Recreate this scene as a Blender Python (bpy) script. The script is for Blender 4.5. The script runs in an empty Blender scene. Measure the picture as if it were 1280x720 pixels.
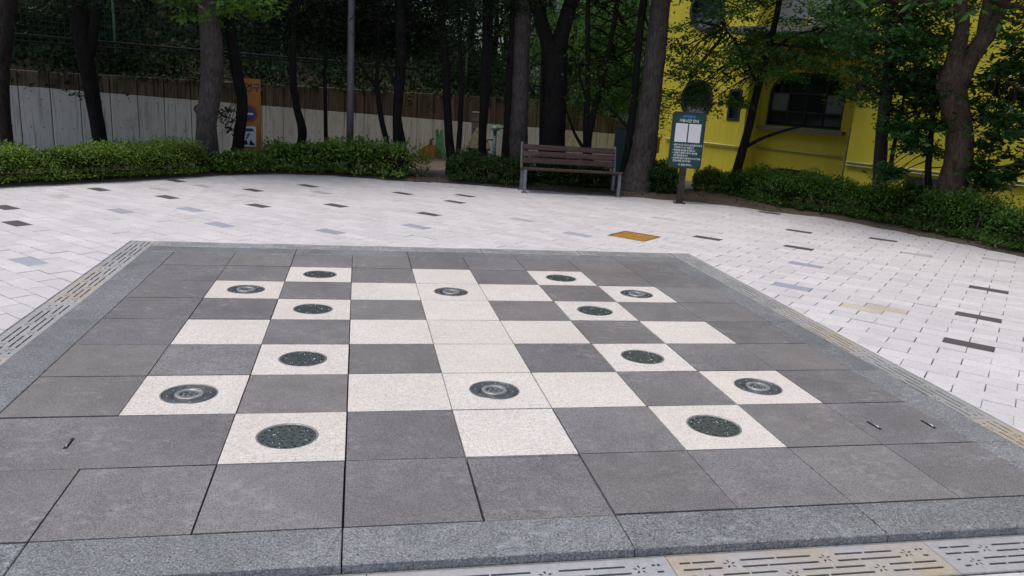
import bpy, bmesh, math, random
import numpy as np
from mathutils import Vector, Matrix
from mathutils.geometry import delaunay_2d_cdt
RNG = np.random.default_rng(7); random.seed(7)
SC = bpy.context.scene; COL = SC.collection
R = math.radians

# ------------------------------------------------------------------ camera
FPX, PITCH, ROLL, YAW = 969.82, 0.246936, 0.063856, 0.204849
CAM = np.array([0.03428, -2.47946, 1.51062])
_f0 = np.array([math.sin(YAW), math.cos(YAW), 0]); _r0 = np.array([math.cos(YAW), -math.sin(YAW), 0]); _up = np.array([0, 0, 1.0])
CF = _f0*math.cos(PITCH) - _up*math.sin(PITCH); _u = _f0*math.sin(PITCH) + _up*math.cos(PITCH)
CR = _r0*math.cos(ROLL) + _u*math.sin(ROLL); CU = -_r0*math.sin(ROLL) + _u*math.cos(ROLL)
cam = bpy.data.cameras.new('camera'); co = bpy.data.objects.new('camera', cam); COL.objects.link(co)
m = Matrix(((CR[0], CU[0], -CF[0], CAM[0]), (CR[1], CU[1], -CF[1], CAM[1]), (CR[2], CU[2], -CF[2], CAM[2]), (0, 0, 0, 1)))
co.matrix_world = m
cam.sensor_width = 36; cam.lens = FPX/1280*36; cam.clip_start = .05; cam.clip_end = 2000
SC.camera = co
# ------------------------------------------------------------------ sky, sun, exposure
SUN_EL, SUN_AZ = R(72), R(262)
w = bpy.data.worlds.new('World'); SC.world = w; w.use_nodes = True
nt = w.node_tree; bg = nt.nodes['Background']
sky = nt.nodes.new('ShaderNodeTexSky'); sky.sky_type = 'NISHITA'; sky.sun_disc = False
sky.sun_elevation = SUN_EL; sky.sun_rotation = SUN_AZ; sky.air_density = 1.0; sky.dust_density = 4.0; sky.ozone_density = 1.0
nt.links.new(sky.outputs[0], bg.inputs[0]); bg.inputs[1].default_value = 0.11
sl = bpy.data.lights.new('sun', 'SUN'); sl.energy = 1.5; sl.angle = R(30); sl.color = (1, .965, .92)
so = bpy.data.objects.new('sun', sl); COL.objects.link(so)
sd = Vector((math.sin(SUN_AZ)*math.cos(SUN_EL), math.cos(SUN_AZ)*math.cos(SUN_EL), math.sin(SUN_EL)))
so.rotation_euler = sd.to_track_quat('Z', 'Y').to_euler(); so.location = (0, 0, 30)
SC.view_settings.view_transform = 'Standard'; SC.view_settings.look = 'None'; SC.view_settings.gamma = 1
SC.view_settings.exposure = 0.22; SC.view_settings.use_curve_mapping = False
SC.cycles.max_bounces = 8; SC.cycles.transparent_max_bounces = 4

# ------------------------------------------------------------------ pixel helpers
def ray(px, py): return CF + CR*(px-640)/FPX + CU*(360-py)/FPX
def G(px, py, z=0.0):
    d = ray(px, py); return CAM + d*((z-CAM[2])/d[2])
def D(px, py, dep):      # point at horizontal distance dep ahead of the camera
    d = ray(px, py); return CAM + d*(dep/np.dot(d, _f0))
def cdep(px, py, dep): return dep/np.dot(ray(px, py), _f0)
def hitplane(px, py, p0, n):
    d = ray(px, py); return CAM + d*(np.dot(p0-CAM, n)/np.dot(d, n))

# ------------------------------------------------------------------ materials
MATS = {}
def nodes(name):
    m = bpy.data.materials.new(name); m.use_nodes = True; MATS[name] = m
    t = m.node_tree; return m, t, t.nodes['Principled BSDF']
def N(t, typ, **kw):
    n = t.nodes.new(typ)
    for k, v in kw.items(): setattr(n, k, v)
    return n
def mix(t, a, b, fac, mode='MIX'):
    n = N(t, 'ShaderNodeMix', data_type='RGBA', blend_type=mode)
    for s, v in ((n.inputs[6], a), (n.inputs[7], b), (n.inputs[0], fac)):
        if hasattr(v, 'links') or hasattr(v, 'is_output'): t.links.new(v, s)
        elif isinstance(v, (int, float)): s.default_value = v
        else: s.default_value = (*v, 1)
    return n.outputs[2]
def ramp(t, fac, stops):
    n = N(t, 'ShaderNodeValToRGB'); e = n.color_ramp.elements
    while len(e) < len(stops): e.new(.5)
    for el, (p, c) in zip(e, stops):
        el.position = p; el.color = (*c, 1) if not isinstance(c, (int, float)) else (c, c, c, 1)
    t.links.new(fac, n.inputs[0]); return n.outputs[0]
def coords(t, kind='pos'):
    if kind == 'pos': return N(t, 'ShaderNodeNewGeometry').outputs['Position']
    return N(t, 'ShaderNodeTexCoord').outputs['Object']
def noise(t, vec, scale, detail=3, rough=.55, out=0):
    n = N(t, 'ShaderNodeTexNoise'); n.inputs['Scale'].default_value = scale; n.inputs['Detail'].default_value = detail
    n.inputs['Roughness'].default_value = rough; t.links.new(vec, n.inputs['Vector']); return n.outputs[out]
def mapping(t, vec, sc):
    n = N(t, 'ShaderNodeMapping'); n.inputs['Scale'].default_value = sc; t.links.new(vec, n.inputs['Vector']); return n.outputs[0]
def math_(t, op, a, b=None):
    n = N(t, 'ShaderNodeMath', operation=op)
    for s, v in ((n.inputs[0], a), (n.inputs[1], b)):
        if v is None: continue
        if isinstance(v, (int, float)): s.default_value = v
        else: t.links.new(v, s)
    return n.outputs[0]
def bump(t, p, h, strength, dist):
    b = N(t, 'ShaderNodeBump'); b.inputs['Strength'].default_value = strength; b.inputs['Distance'].default_value = dist
    t.links.new(h, b.inputs['Height']); t.links.new(b.outputs[0], p.inputs['Normal'])
def rnd(t):
    a = N(t, 'ShaderNodeObjectInfo').outputs['Random']; b = N(t, 'ShaderNodeNewGeometry').outputs['Random Per Island']
    return math_(t, 'FRACT', math_(t, 'ADD', math_(t, 'MULTIPLY', a, 7.31), b))

def stone(name, base, fleck, dark, rough=.75, var=.1, patch=.25, fscale=260, famt=.5, stain=None, scuff=0):
    m, t, p = nodes(name); v = coords(t)
    a = noise(t, v, fscale, 2, .7); a2 = noise(t, v, fscale*.6, 2, .7); a3 = noise(t, v, fscale*.22, 2, .6)
    c = mix(t, base, fleck, math_(t, 'MULTIPLY', ramp(t, a, [(.5, 0), (.62, 1)]), famt))
    c = mix(t, c, dark, math_(t, 'MULTIPLY', ramp(t, a2, [(.36, 1), (.48, 0)]), famt))
    c = mix(t, c, ramp(t, a3, [(.3, 1-.22*famt), (.62, 1)]), 1.0, 'MULTIPLY')
    big = noise(t, v, 1.7, 5, .65); c = mix(t, c, ramp(t, big, [(.3, 1-patch), (.72, 1)]), 1.0, 'MULTIPLY')
    sm = noise(t, v, 9, 6, .75); c = mix(t, c, ramp(t, sm, [(.32, .8 if scuff else .9), (.64, 1.0)]), 1.0, 'MULTIPLY')
    r = rnd(t); c = mix(t, c, ramp(t, r, [(0, 1-var), (1, 1)]), 1.0, 'MULTIPLY')
    if stain:
        h2_ = math_(t, 'FRACT', math_(t, 'MULTIPLY', r, 13.7)); c = mix(t, c, stain, math_(t, 'MULTIPLY', math_(t, 'POWER', h2_, 2.0), .22))
        st = ramp(t, noise(t, v, .8, 4, .6), [(.56, 0), (.75, 1)]); c = mix(t, c, stain, math_(t, 'MULTIPLY', st, .3))
    if scuff:
        s1 = noise(t, mapping(t, v, (5, 7, 4)), 3.2, 6, .72); s2 = noise(t, v, 2.3, 3, .6)
        k = math_(t, 'MULTIPLY', ramp(t, s1, [(.5, 0), (.68, 1)]), ramp(t, s2, [(.46, 0), (.62, 1)]))
        c = mix(t, c, tuple(min(.75, q*1.9) for q in base), math_(t, 'MULTIPLY', k, scuff))
    t.links.new(c, p.inputs['Base Color'])
    t.links.new(ramp(t, big, [(.3, rough-.1), (.7, rough+.1)]), p.inputs['Roughness'])
    bump(t, p, a2, .5, .0015); return m
stone('paver_white', (.76, .735, .755), (.82, .8, .8), (.5, .47, .47), .8, .13, .1, 260, .4)
stone('paver_dark', (.105, .1, .105), (.2, .2, .2), (.05, .05, .05), .7, .15, .15, 300, .4)
stone('paver_blue', (.42, .45, .53), (.55, .57, .63), (.3, .31, .36), .75, .15, .1, 300, .3)
stone('paver_faded', (.56, .54, .54), (.66, .64, .64), (.42, .4, .4), .75, .15, .1, 300, .3)
stone('paver_rusty', (.68, .6, .5), (.76, .7, .62), (.5, .44, .36), .75, .1, .2, 300, .3)
stone('granite_dark', (.245, .235, .248), (.56, .55, .56), (.085, .082, .088), .58, .2, .25, 200, .7, (.27, .25, .22), .5)
stone('granite_cream', (.82, .775, .735), (.9, .88, .86), (.46, .37, .32), .72, .08, .08, 180, .75, (.7, .63, .55))
stone('granite_border', (.25, .262, .285), (.62, .63, .65), (.085, .09, .1), .5, .14, .25, 150, .8, None, .5)
stone('bedding', (.16, .14, .13), (.25, .23, .2), (.07, .06, .06), .9, .05, .3, 120, .5)
stone('soil', (.14, .105, .078), (.22, .17, .13), (.035, .026, .02), .95, .05, .35, 60, .6)
stone('concrete', (.3, .29, .28), (.4, .39, .38), (.18, .17, .17), .85, .05, .3, 120, .4)

def flat(name, col, rough=.6, metal=0, nz=.15, scale=8, spec=.5, alpha=None):
    m, t, p = nodes(name); v = coords(t)
    c = mix(t, col, ramp(t, noise(t, v, scale, 5, .65), [(.28, 1-nz*2), (.7, 1)]), 1.0, 'MULTIPLY')
    t.links.new(c, p.inputs['Base Color']); p.inputs['Roughness'].default_value = rough; p.inputs['Metallic'].default_value = metal
    p.inputs['Specular IOR Level'].default_value = spec
    bump(t, p, noise(t, v, scale*9, 3), .12, .002); return m
flat('black_void', (.008, .008, .008), .9, 0, .1)
flat('cast_dark', (.13, .15, .17), .25, .15, .25, 40)
flat('lid_green', (.13, .155, .155), .25, .15, .35, 60)
flat('steel_ring', (.5, .51, .5), .45, .5, .25, 30)
flat('steel_bolt', (.6, .6, .58), .35, .8, .2, 30)
flat('pole_grey', (.15, .15, .165), .5, .1, .15, 6)
flat('bench_steel', (.26, .27, .3), .5, .4, .2, 9)
flat('sign_green', (.006, .062, .058), .4, 0, .12, 7)
flat('sign_frame', (.03, .036, .04), .45, 0, .15, 7)
flat('paper_white', (.8, .8, .83), .45, 0, .03, 4)
flat('ink_white', (.8, .82, .82), .5, 0, .05, 4)
flat('ink_blue', (.05, .3, .72), .5, 0, .05, 4)
flat('ink_black', (.02, .02, .02), .5, 0, .05, 4)
flat('orange_board', (.52, .2, .018), .5, 0, .2, 6)
flat('orange_rim', (.4, .14, .015), .5, 0, .2, 6)
flat('ring_red', (.42, .03, .03), .5, 0, .1, 6)
flat('ring_blue', (.03, .06, .2), .5, 0, .1, 6)
flat('ochre_cover', (.58, .3, .055), .7, 0, .3, 30)
flat('ochre_rim', (.3, .15, .03), .7, 0, .3, 30)
flat('mural_orange', (.62, .26, .06), .85, 0, .25, 9)
flat('mural_green', (.2, .5, .27), .85, 0, .3, 9)
flat('mural_stem', (.25, .2, .09), .85, 0, .25, 9)
flat('fence_green', (.03, .13, .06), .55, .1, .2, 9)
flat('fence_post', (.08, .2, .11), .55, .1, .2, 9)
flat('cable_black', (.015, .015, .016), .6)
flat('conduit', (.55, .55, .3), .55, 0, .15, 9)
flat('grey_trim', (.22, .22, .23), .7, 0, .15, 5)
flat('teal_box', (.1, .2, .21), .5, .1, .2, 6)
flat('far_white', (.3, .31, .33), .8, 0, .1, 1)
flat('far_blue', (.03, .06, .5), .6, 0, .1, 1)
flat('kiln_brick', (.2, .19, .18), .85, 0, .3, 20)
flat('kiln_roof', (.16, .15, .08), .85, 0, .4, 15)
flat('win_frame', (.035, .038, .042), .5, 0, .1, 9)
flat('grey_panel', (.17, .2, .2), .7, 0, .15, 5)

def glass(name, col):
    m, t, p = nodes(name); p.inputs['Base Color'].default_value = (*col, 1); p.inputs['Roughness'].default_value = .06
    p.inputs['Specular IOR Level'].default_value = .6; v = coords(t); bump(t, p, noise(t, v, 1.2, 1), .06, .05); return m
glass('glass_dark', (.015, .022, .022)); glass('glass_teal', (.02, .05, .05)); glass('glass_curtain', (.2, .23, .26))

def yellow():
    m, t, p = nodes('yellow_paint'); v = coords(t)
    st = noise(t, mapping(t, v, (3, 3, .35)), 1.6, 5, .65)
    c = mix(t, (.66, .585, .05), (.56, .49, .045), ramp(t, st, [(.4, 0), (.8, 1)]))
    c = mix(t, c, (.25, .22, .06), math_(t, 'MULTIPLY', ramp(t, noise(t, mapping(t, v, (9, 9, .6)), 2, 4, .7), [(.62, 0), (.85, 1)]), .2))
    t.links.new(c, p.inputs['Base Color']); p.inputs['Roughness'].default_value = .75
    bump(t, p, noise(t, v, 60, 3), .2, .004)
yellow()

def bark(name, a, b, scale=1.0):
    m, t, p = nodes(name); v = coords(t)
    n1 = noise(t, mapping(t, v, (22*scale, 22*scale, 5*scale)), 1.6, 6, .7)
    n2 = noise(t, v, 3.5, 4, .6)
    c = mix(t, a, b, ramp(t, n1, [(.35, 0), (.65, 1)]))
    c = mix(t, c, ramp(t, n2, [(.3, .6), (.7, 1)]), 1.0, 'MULTIPLY')
    t.links.new(c, p.inputs['Base Color']); p.inputs['Roughness'].default_value = .9; p.inputs['Specular IOR Level'].default_value = .2
    bump(t, p, n1, .8, .025); return m
bark('bark_grey', (.045, .039, .037), (.14, .12, .112))
bark('bark_brown', (.05, .036, .028), (.15, .105, .08))
bark('bark_shaded', (.007, .006, .006), (.022, .019, .018))  # shade put into the bark colour, so unlit trunks read as silhouettes
bark('bark_mid', (.02, .017, .015), (.06, .05, .044))
bark('twig', (.02, .016, .012), (.06, .05, .035))
bark('stem_light', (.08, .06, .04), (.2, .16, .11))

def wood():
    m, t, p = nodes('bench_wood'); v = coords(t)
    n1 = noise(t, mapping(t, v, (1.2, 30, 30)), 1.5, 5, .65)
    c = mix(t, (.055, .026, .023), (.14, .075, .068), ramp(t, n1, [(.35, 0), (.68, 1)]))
    c = mix(t, c, (.3, .24, .22), math_(t, 'MULTIPLY', ramp(t, noise(t, v, 6, 5, .7), [(.58, 0), (.75, 1)]), .5))
    r = rnd(t); c = mix(t, c, ramp(t, r, [(0, .75), (1, 1)]), 1.0, 'MULTIPLY')
    t.links.new(c, p.inputs['Base Color']); p.inputs['Roughness'].default_value = .65; bump(t, p, n1, .3, .004)
wood()
bark('post_wood', (.05, .042, .037), (.115, .1, .09), 1.5)

def leaf(name, lo, hi, tr=.35, rough=.5, tint=None):
    m, t, p = nodes(name)
    r = N(t, 'ShaderNodeNewGeometry').outputs['Random Per Island']
    c = ramp(t, r, [(0, lo), (.75, hi), (1, tint or hi)])
    n = noise(t, coords(t), 1.8, 2); c = mix(t, c, ramp(t, n, [(.3, .6), (.7, 1.0)]), 1.0, 'MULTIPLY')
    t.links.new(c, p.inputs['Base Color']); p.inputs['Roughness'].default_value = rough; p.inputs['Specular IOR Level'].default_value = .35
    tb = N(t, 'ShaderNodeBsdfTranslucent'); t.links.new(mix(t, c, (1.3, 1.5, .5), 1.0, 'MULTIPLY'), tb.inputs[0])
    ms = N(t, 'ShaderNodeMixShader'); ms.inputs[0].default_value = tr
    t.links.new(p.outputs[0], ms.inputs[1]); t.links.new(tb.outputs[0], ms.inputs[2])
    t.links.new(ms.outputs[0], t.nodes['Material Output'].inputs['Surface']); return m
leaf('leaf_dark', (.008, .022, .008), (.022, .055, .016), .25)
leaf('leaf_deep', (.006, .016, .007), (.014, .036, .012), .15, .7)
leaf('leaf_mid', (.024, .07, .018), (.065, .155, .034), .4)
leaf('leaf_maple', (.028, .076, .02), (.072, .17, .04), .42)
leaf('leaf_magnolia', (.018, .062, .02), (.05, .15, .042), .3, .36)
leaf('leaf_gap_lit', (.045, .115, .028), (.11, .25, .055), .45)  # lit look of the gap foliage put into a lighter green
leaf('leaf_bright', (.07, .16, .025), (.16, .3, .05), .45)
leaf('leaf_hedge', (.055, .13, .022), (.19, .32, .05), .35, .5, (.42, .45, .07))
leaf('leaf_hedge_light', (.07, .16, .03), (.2, .35, .065), .35, .5, (.36, .46, .1))
leaf('leaf_hedge_dark', (.02, .06, .016), (.06, .135, .028), .25)
leaf('leaf_privet', (.04, .11, .022), (.12, .25, .042), .3)
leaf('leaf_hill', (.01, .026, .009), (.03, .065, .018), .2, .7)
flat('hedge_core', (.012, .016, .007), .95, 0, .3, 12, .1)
flat('dead_leaf', (.11, .06, .025), .9, 0, .3, 12, .1)

# ------------------------------------------------------------------ mesh helpers
def mk(name, V, F, smooth=False):
    me = bpy.data.meshes.new(name)
    V = np.asarray(V, float)
    if isinstance(F, np.ndarray):
        k = F.shape[1]; me.vertices.add(len(V)); me.vertices.foreach_set('co', V.ravel())
        me.loops.add(F.size); me.loops.foreach_set('vertex_index', F.ravel().astype(np.int32))
        me.polygons.add(len(F)); me.polygons.foreach_set('loop_start', np.arange(0, F.size, k, dtype=np.int32))
        me.update(calc_edges=True)
    else:
        me.from_pydata([tuple(v) for v in V], [], [tuple(f) for f in F]); me.update()
    if smooth: me.polygons.foreach_set('use_smooth', np.ones(len(me.polygons), bool))
    return me
def wloc(o):
    l = np.zeros(3)
    while o is not None: l += np.array(o.location); o = o.parent
    return l
def link(name, me, mat, parent=None):
    o = bpy.data.objects.new(name, me); COL.objects.link(o)
    if mat and not me.materials: me.materials.append(MATS[mat])
    if parent: o.parent = parent
    return o
def tag(o, label=None, cat=None, group=None, kind=None):
    for k, v in (('label', label), ('category', cat), ('group', group), ('kind', kind)):
        if v: o[k] = v
    return o
def empty(name, loc, label, cat, group=None, rz=0):
    o = bpy.data.objects.new(name, None); COL.objects.link(o); o.location = tuple(loc); o.rotation_euler = (0, 0, rz)
    o.empty_display_size = .1
    return tag(o, label, cat, group)
def copy_tree(o, parent=None):
    c = o.copy(); COL.objects.link(c); c.parent = parent
    for ch in list(o.children): copy_tree(ch, c)
    return c
class MB:
    def __init__(s): s.V = []; s.F = []
    def add(s, V, F):
        b = len(s.V); s.V += [tuple(v) for v in V]; s.F += [tuple(i+b for i in f) for f in F]; return s
    def hexa(s, b4, t4):
        return s.add(list(b4)+list(t4), [(3, 2, 1, 0), (4, 5, 6, 7), (0, 1, 5, 4), (1, 2, 6, 5), (2, 3, 7, 6), (3, 0, 4, 7)])
    def box(s, x0, x1, y0, y1, z0, z1, bev=0):
        b = bev
        if not b: return s.hexa([(x0, y0, z0), (x1, y0, z0), (x1, y1, z0), (x0, y1, z0)], [(x0, y0, z1), (x1, y0, z1), (x1, y1, z1), (x0, y1, z1)])
        V = [(x0, y0, z0), (x1, y0, z0), (x1, y1, z0), (x0, y1, z0), (x0, y0, z1-b), (x1, y0, z1-b), (x1, y1, z1-b), (x0, y1, z1-b),
             (x0+b, y0+b, z1), (x1-b, y0+b, z1), (x1-b, y1-b, z1), (x0+b, y1-b, z1)]
        F = [(3, 2, 1, 0), (8, 9, 10, 11)]
        for i in range(4):
            j = (i+1) % 4; F += [(i, j, 4+j, 4+i), (4+i, 4+j, 8+j, 8+i)]
        return s.add(V, F)
    def bar(s, a, b, wx, wz, up=(0, 0, 1)):
        a = np.array(a, float); b = np.array(b, float); d = (b-a)/np.linalg.norm(b-a); u = np.array(up, float)
        if abs(np.dot(d, u)) > .95: u = np.array((1., 0, 0))
        r = np.cross(d, u); r /= np.linalg.norm(r); u = np.cross(r, d); r *= wx/2; u *= wz/2
        return s.hexa([a-r-u, a+r-u, a+r+u, a-r+u], [b-r-u, b+r-u, b+r+u, b-r+u])
    def tube(s, P, Rr, n=8, sub=1, wob=0, cap=True):
        P = np.array(P, float); Rr = np.array(Rr, float)
        if sub > 1 and len(P) > 2:
            Q = np.vstack([2*P[0]-P[1], P, 2*P[-1]-P[-2]]); out = []; ro = []
            for i in range(len(P)-1):
                p0, p1, p2, p3 = Q[i:i+4]
                for k in range(sub):
                    t = k/sub; out.append(.5*(2*p1+(p2-p0)*t+(2*p0-5*p1+4*p2-p3)*t*t+(3*p1-p0-3*p2+p3)*t**3)); ro.append(Rr[i]*(1-t)+Rr[i+1]*t)
            out.append(P[-1]); ro.append(Rr[-1]); P = np.array(out); Rr = np.array(ro)
        T = np.gradient(P, axis=0); T /= np.linalg.norm(T, axis=1)[:, None]+1e-9
        ref = np.array((1., .13, 0)) if abs(T[0][0]) < .9 else np.array((0, 1., 0))
        V = []; ph = np.arange(n)*2*math.pi/n
        for i in range(len(P)):
            a = ref-T[i]*np.dot(ref, T[i]); a /= np.linalg.norm(a); b = np.cross(T[i], a); ref = a
            rr = Rr[i]*(1+wob*RNG.normal(size=n)) if wob else np.full(n, Rr[i])
            V += [P[i]+a*rr[k]*math.cos(ph[k])+b*rr[k]*math.sin(ph[k]) for k in range(n)]
        F = []
        for i in range(len(P)-1):
            for k in range(n): F.append((i*n+k, i*n+(k+1) % n, (i+1)*n+(k+1) % n, (i+1)*n+k))
        if cap: F.append(tuple(range(n-1, -1, -1))); F.append(tuple((len(P)-1)*n+k for k in range(n)))
        return s.add(V, F)
    def lathe(s, prof, n=32, c=(0, 0, 0)):
        V = []; F = []
        for (r, z) in prof:
            V += [(c[0]+r*math.cos(2*math.pi*k/n), c[1]+r*math.sin(2*math.pi*k/n), c[2]+z) for k in range(n)]
        for i in range(len(prof)-1):
            for k in range(n): F.append((i*n+k, i*n+(k+1) % n, (i+1)*n+(k+1) % n, (i+1)*n+k))
        return s.add(V, F)
    def build(s, name, mat, parent=None, smooth=False, local=False):
        V = np.array(s.V)
        if parent is not None and not local: V = V-wloc(parent)
        return link(name, mk(name, V, s.F, smooth), mat, parent)
def inpoly(p, poly):
    x, y = p; c = False; j = len(poly)-1
    for i in range(len(poly)):
        if (poly[i][1] > y) != (poly[j][1] > y) and x < (poly[j][0]-poly[i][0])*(y-poly[i][1])/(poly[j][1]-poly[i][1])+poly[i][0]: c = not c
        j = i
    return c
def plate(outer, holes, z0, z1, fmap=lambda x, y, z: (x, y, z)):
    """a plate with real holes; fmap places (x, y, z) in the world"""
    vs = []; es = []
    for lp in [outer]+holes:
        b = len(vs); vs += [Vector(p) for p in lp]; es += [(b+i, b+(i+1) % len(lp)) for i in range(len(lp))]
    ov, oe, of, *_ = delaunay_2d_cdt(vs, es, [], 0, 1e-7)
    T = []
    for f in of:
        c = sum((ov[i] for i in f), Vector((0, 0)))/len(f)
        if inpoly(c, outer) and not any(inpoly(c, h) for h in holes): T.append(tuple(f))
    n = len(ov); V = [fmap(v.x, v.y, z1) for v in ov]+[fmap(v.x, v.y, z0) for v in ov]
    cnt = {}
    for f in T:
        for i in range(len(f)):
            e = (f[i], f[(i+1) % len(f)]); cnt[e] = cnt.get(e, 0)+1
    F = list(T)+[tuple(i+n for i in reversed(f)) for f in T]
    for (a, b) in cnt:
        if (b, a) not in cnt: F.append((b, a, a+n, b+n))
    return V, F
def circ(cx, cy, rx, ry=None, n=24, a0=0): return [(cx+rx*math.cos(a0+2*math.pi*k/n), cy+(ry or rx)*math.sin(a0+2*math.pi*k/n)) for k in range(n)]
def rect(x0, x1, y0, y1): return [(x0, y0), (x1, y0), (x1, y1), (x0, y1)]
def rrect(x0, x1, y0, y1, r, n=6):
    o = []
    for cx, cy, a in ((x1-r, y0+r, -90), (x1-r, y1-r, 0), (x0+r, y1-r, 90), (x0+r, y0+r, 180)):
        o += [(cx+r*math.cos(R(a+90*k/n)), cy+r*math.sin(R(a+90*k/n))) for k in range(n+1)]
    return o
def leaves(C, L, W, tilt=-.3, ts=.45, jit=.3, rng=RNG):
    C = np.asarray(C, float); n = len(C); a = rng.uniform(0, 2*math.pi, n); t = rng.normal(tilt, ts, n)
    ax = np.stack([np.cos(a)*np.cos(t), np.sin(a)*np.cos(t), np.sin(t)], 1)
    sd = np.stack([-np.sin(a), np.cos(a), np.zeros(n)], 1); up = np.cross(ax, sd)
    ro = rng.normal(0, .5, n)[:, None]; sd2 = sd*np.cos(ro)+up*np.sin(ro); up2 = np.cross(ax, sd2)
    l = (L*rng.uniform(1-jit, 1+jit, n))[:, None]; w = l*(W/L)
    V = np.empty((n, 4, 3)); V[:, 0] = C; V[:, 1] = C+ax*l*.45+sd2*w*.5-up2*l*.07; V[:, 2] = C+ax*l+up2*l*.05; V[:, 3] = C+ax*l*.45-sd2*w*.5-up2*l*.07
    return V.reshape(-1, 3), np.arange(n*4).reshape(-1, 4)

# ================================================================== THE SETTING
# edge of the paving (front of the planting), read from the photograph at paving level
EDGE_PX = [(0, 233), (100, 229), (200, 223), (270, 219), (340, 217), (430, 220), (500, 226), (560, 228.5), (655, 236), (720, 241), (790, 246), (850, 251), (905, 256), (960, 264), (1040, 273), (1120, 289), (1200, 304), (1280, 321)]
EP = [G(x, y, 0)[:2] for x, y in EDGE_PX]; EX = [p[0] for p in EDGE_PX]
d0 = EP[0]-EP[2]; d1 = EP[-1]-EP[-4]
EP = [EP[0]+d0*4+np.array((-.6, -2.5)), EP[0]+d0*2+np.array((-.2, -.6))] + EP + [EP[-1]+d1*1.2, EP[-1]+d1*3.2]
EX = [-900, -400] + EX + [1600, 2200]
def crom(P, sub):
    P = np.array(P); Q = np.vstack([2*P[0]-P[1], P, 2*P[-1]-P[-2]]); o = []
    for i in range(len(P)-1):
        p0, p1, p2, p3 = Q[i:i+4]
        for k in range(sub):
            t = k/sub; o.append(.5*(2*p1+(p2-p0)*t+(2*p0-5*p1+4*p2-p3)*t*t+(3*p1-p0-3*p2+p3)*t**3))
    o.append(P[-1]); return np.array(o)
SUB = 8
EC = crom(EP, SUB); ECX = np.interp(np.arange(len(EC))/SUB, np.arange(len(EX)), EX)
# smooth a little
for _ in range(6): EC[1:-1] = (EC[:-2]+2*EC[1:-1]+EC[2:])/4
ET = np.gradient(EC, axis=0); ET /= np.linalg.norm(ET, axis=1)[:, None]; EN = np.stack([-ET[:, 1], ET[:, 0]], 1)   # outward (away from plaza)
def edge_at(px, off):
    i = np.interp(px, ECX, np.arange(len(EC))); i0 = int(min(i, len(EC)-2)); f = i-i0
    return EC[i0]*(1-f)+EC[i0+1]*f + (EN[i0]*(1-f)+EN[i0+1]*f)*off
def edge_dist(x, y):
    d = np.hypot(EC[:, 0]-x, EC[:, 1]-y); i = int(d.argmin()); return d[i] if np.dot(np.array((x, y))-EC[i], EN[i]) > 0 else -d[i]
def mound(x, y):
    p = G(905, 246, 0); return .16*math.exp(-((x-p[0]-.25)**2+(y-p[1]-.35)**2)/.5)
SOIL_O = [0, .015, .06, .2, .45, .8, 1.3, 1.9, 2.8]; SOIL_Z = [-.06, .012, .028, .045, .06, .05, .0, -.12, -.36]
def soil_z(x, y):
    d = edge_dist(x, y); return float(np.interp(d, SOIL_O, SOIL_Z))+(mound(x, y) if d > .1 else 0)
# retaining wall line
WA = np.array((-6.2, 13.1)); WD = np.array((.872, .489)); WD = WD/np.linalg.norm(WD); WN = np.array((-WD[1], WD[0]))
# facade line
FB = np.array((8.42, 13.13)); FD = np.array((.492, -.87)); FD = FD/np.linalg.norm(FD); FN = np.array((-.87, -.492))
FN = FN/np.linalg.norm(FN)
def hill(x, y):
    s = (x-WA[0])*WN[0]+(y-WA[1])*WN[1]; t = (x-WA[0])*WD[0]+(y-WA[1])*WD[1]
    if s < .08: return -.3
    k = min(1, max(0, (15.5-t)/2.5)); k = k*k*(3-2*k)
    h = 1.62*min(1, (s-.08)/.22)+max(0, s-.35)*.42
    return -.3+min(h, 9)*k
GX = np.concatenate([[-600, -200, -80, -40], np.arange(-22, 22.01, .3), [30, 60, 200, 600]]); GY = np.concatenate([[-600, -200, -60, -20], np.arange(-8, 36.01, .3), [45, 70, 200, 600]])
V = [(x, y, hill(x, y)+(.05*math.sin(x*1.7)*math.cos(y*1.3) if hill(x, y) > 0 else 0)) for y in GY for x in GX]; nx = len(GX)
F = [(j*nx+i, j*nx+i+1, (j+1)*nx+i+1, (j+1)*nx+i) for j in range(len(GY)-1) for i in range(nx-1)]
tag(link('ground', mk('ground', V, F, True), 'soil'), 'brown earth ground and slope around the plaza', 'ground', kind='structure')
V = []; F = []
for i in range(len(EC)):
    for o, z in zip(SOIL_O, SOIL_Z):
        p = EC[i]+EN[i]*(o+(.03*math.sin(i*1.3)+.02*math.sin(i*.61) if o in (.015, .06) else 0)); V.append((p[0], p[1], z+(mound(*p) if o > .1 else 0)+(.012*math.sin(i*2.1+o*9) if o > .1 else 0)))
k = len(SOIL_O)
for i in range(len(EC)-1):
    for j in range(k-1): F.append((i*k+j, (i+1)*k+j, (i+1)*k+j+1, i*k+j+1))
tag(link('soil_bed', mk('soil_bed', V, F, True), 'soil'), 'strip of bare brown soil under the hedges round the paving', 'soil', kind='structure')

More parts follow.
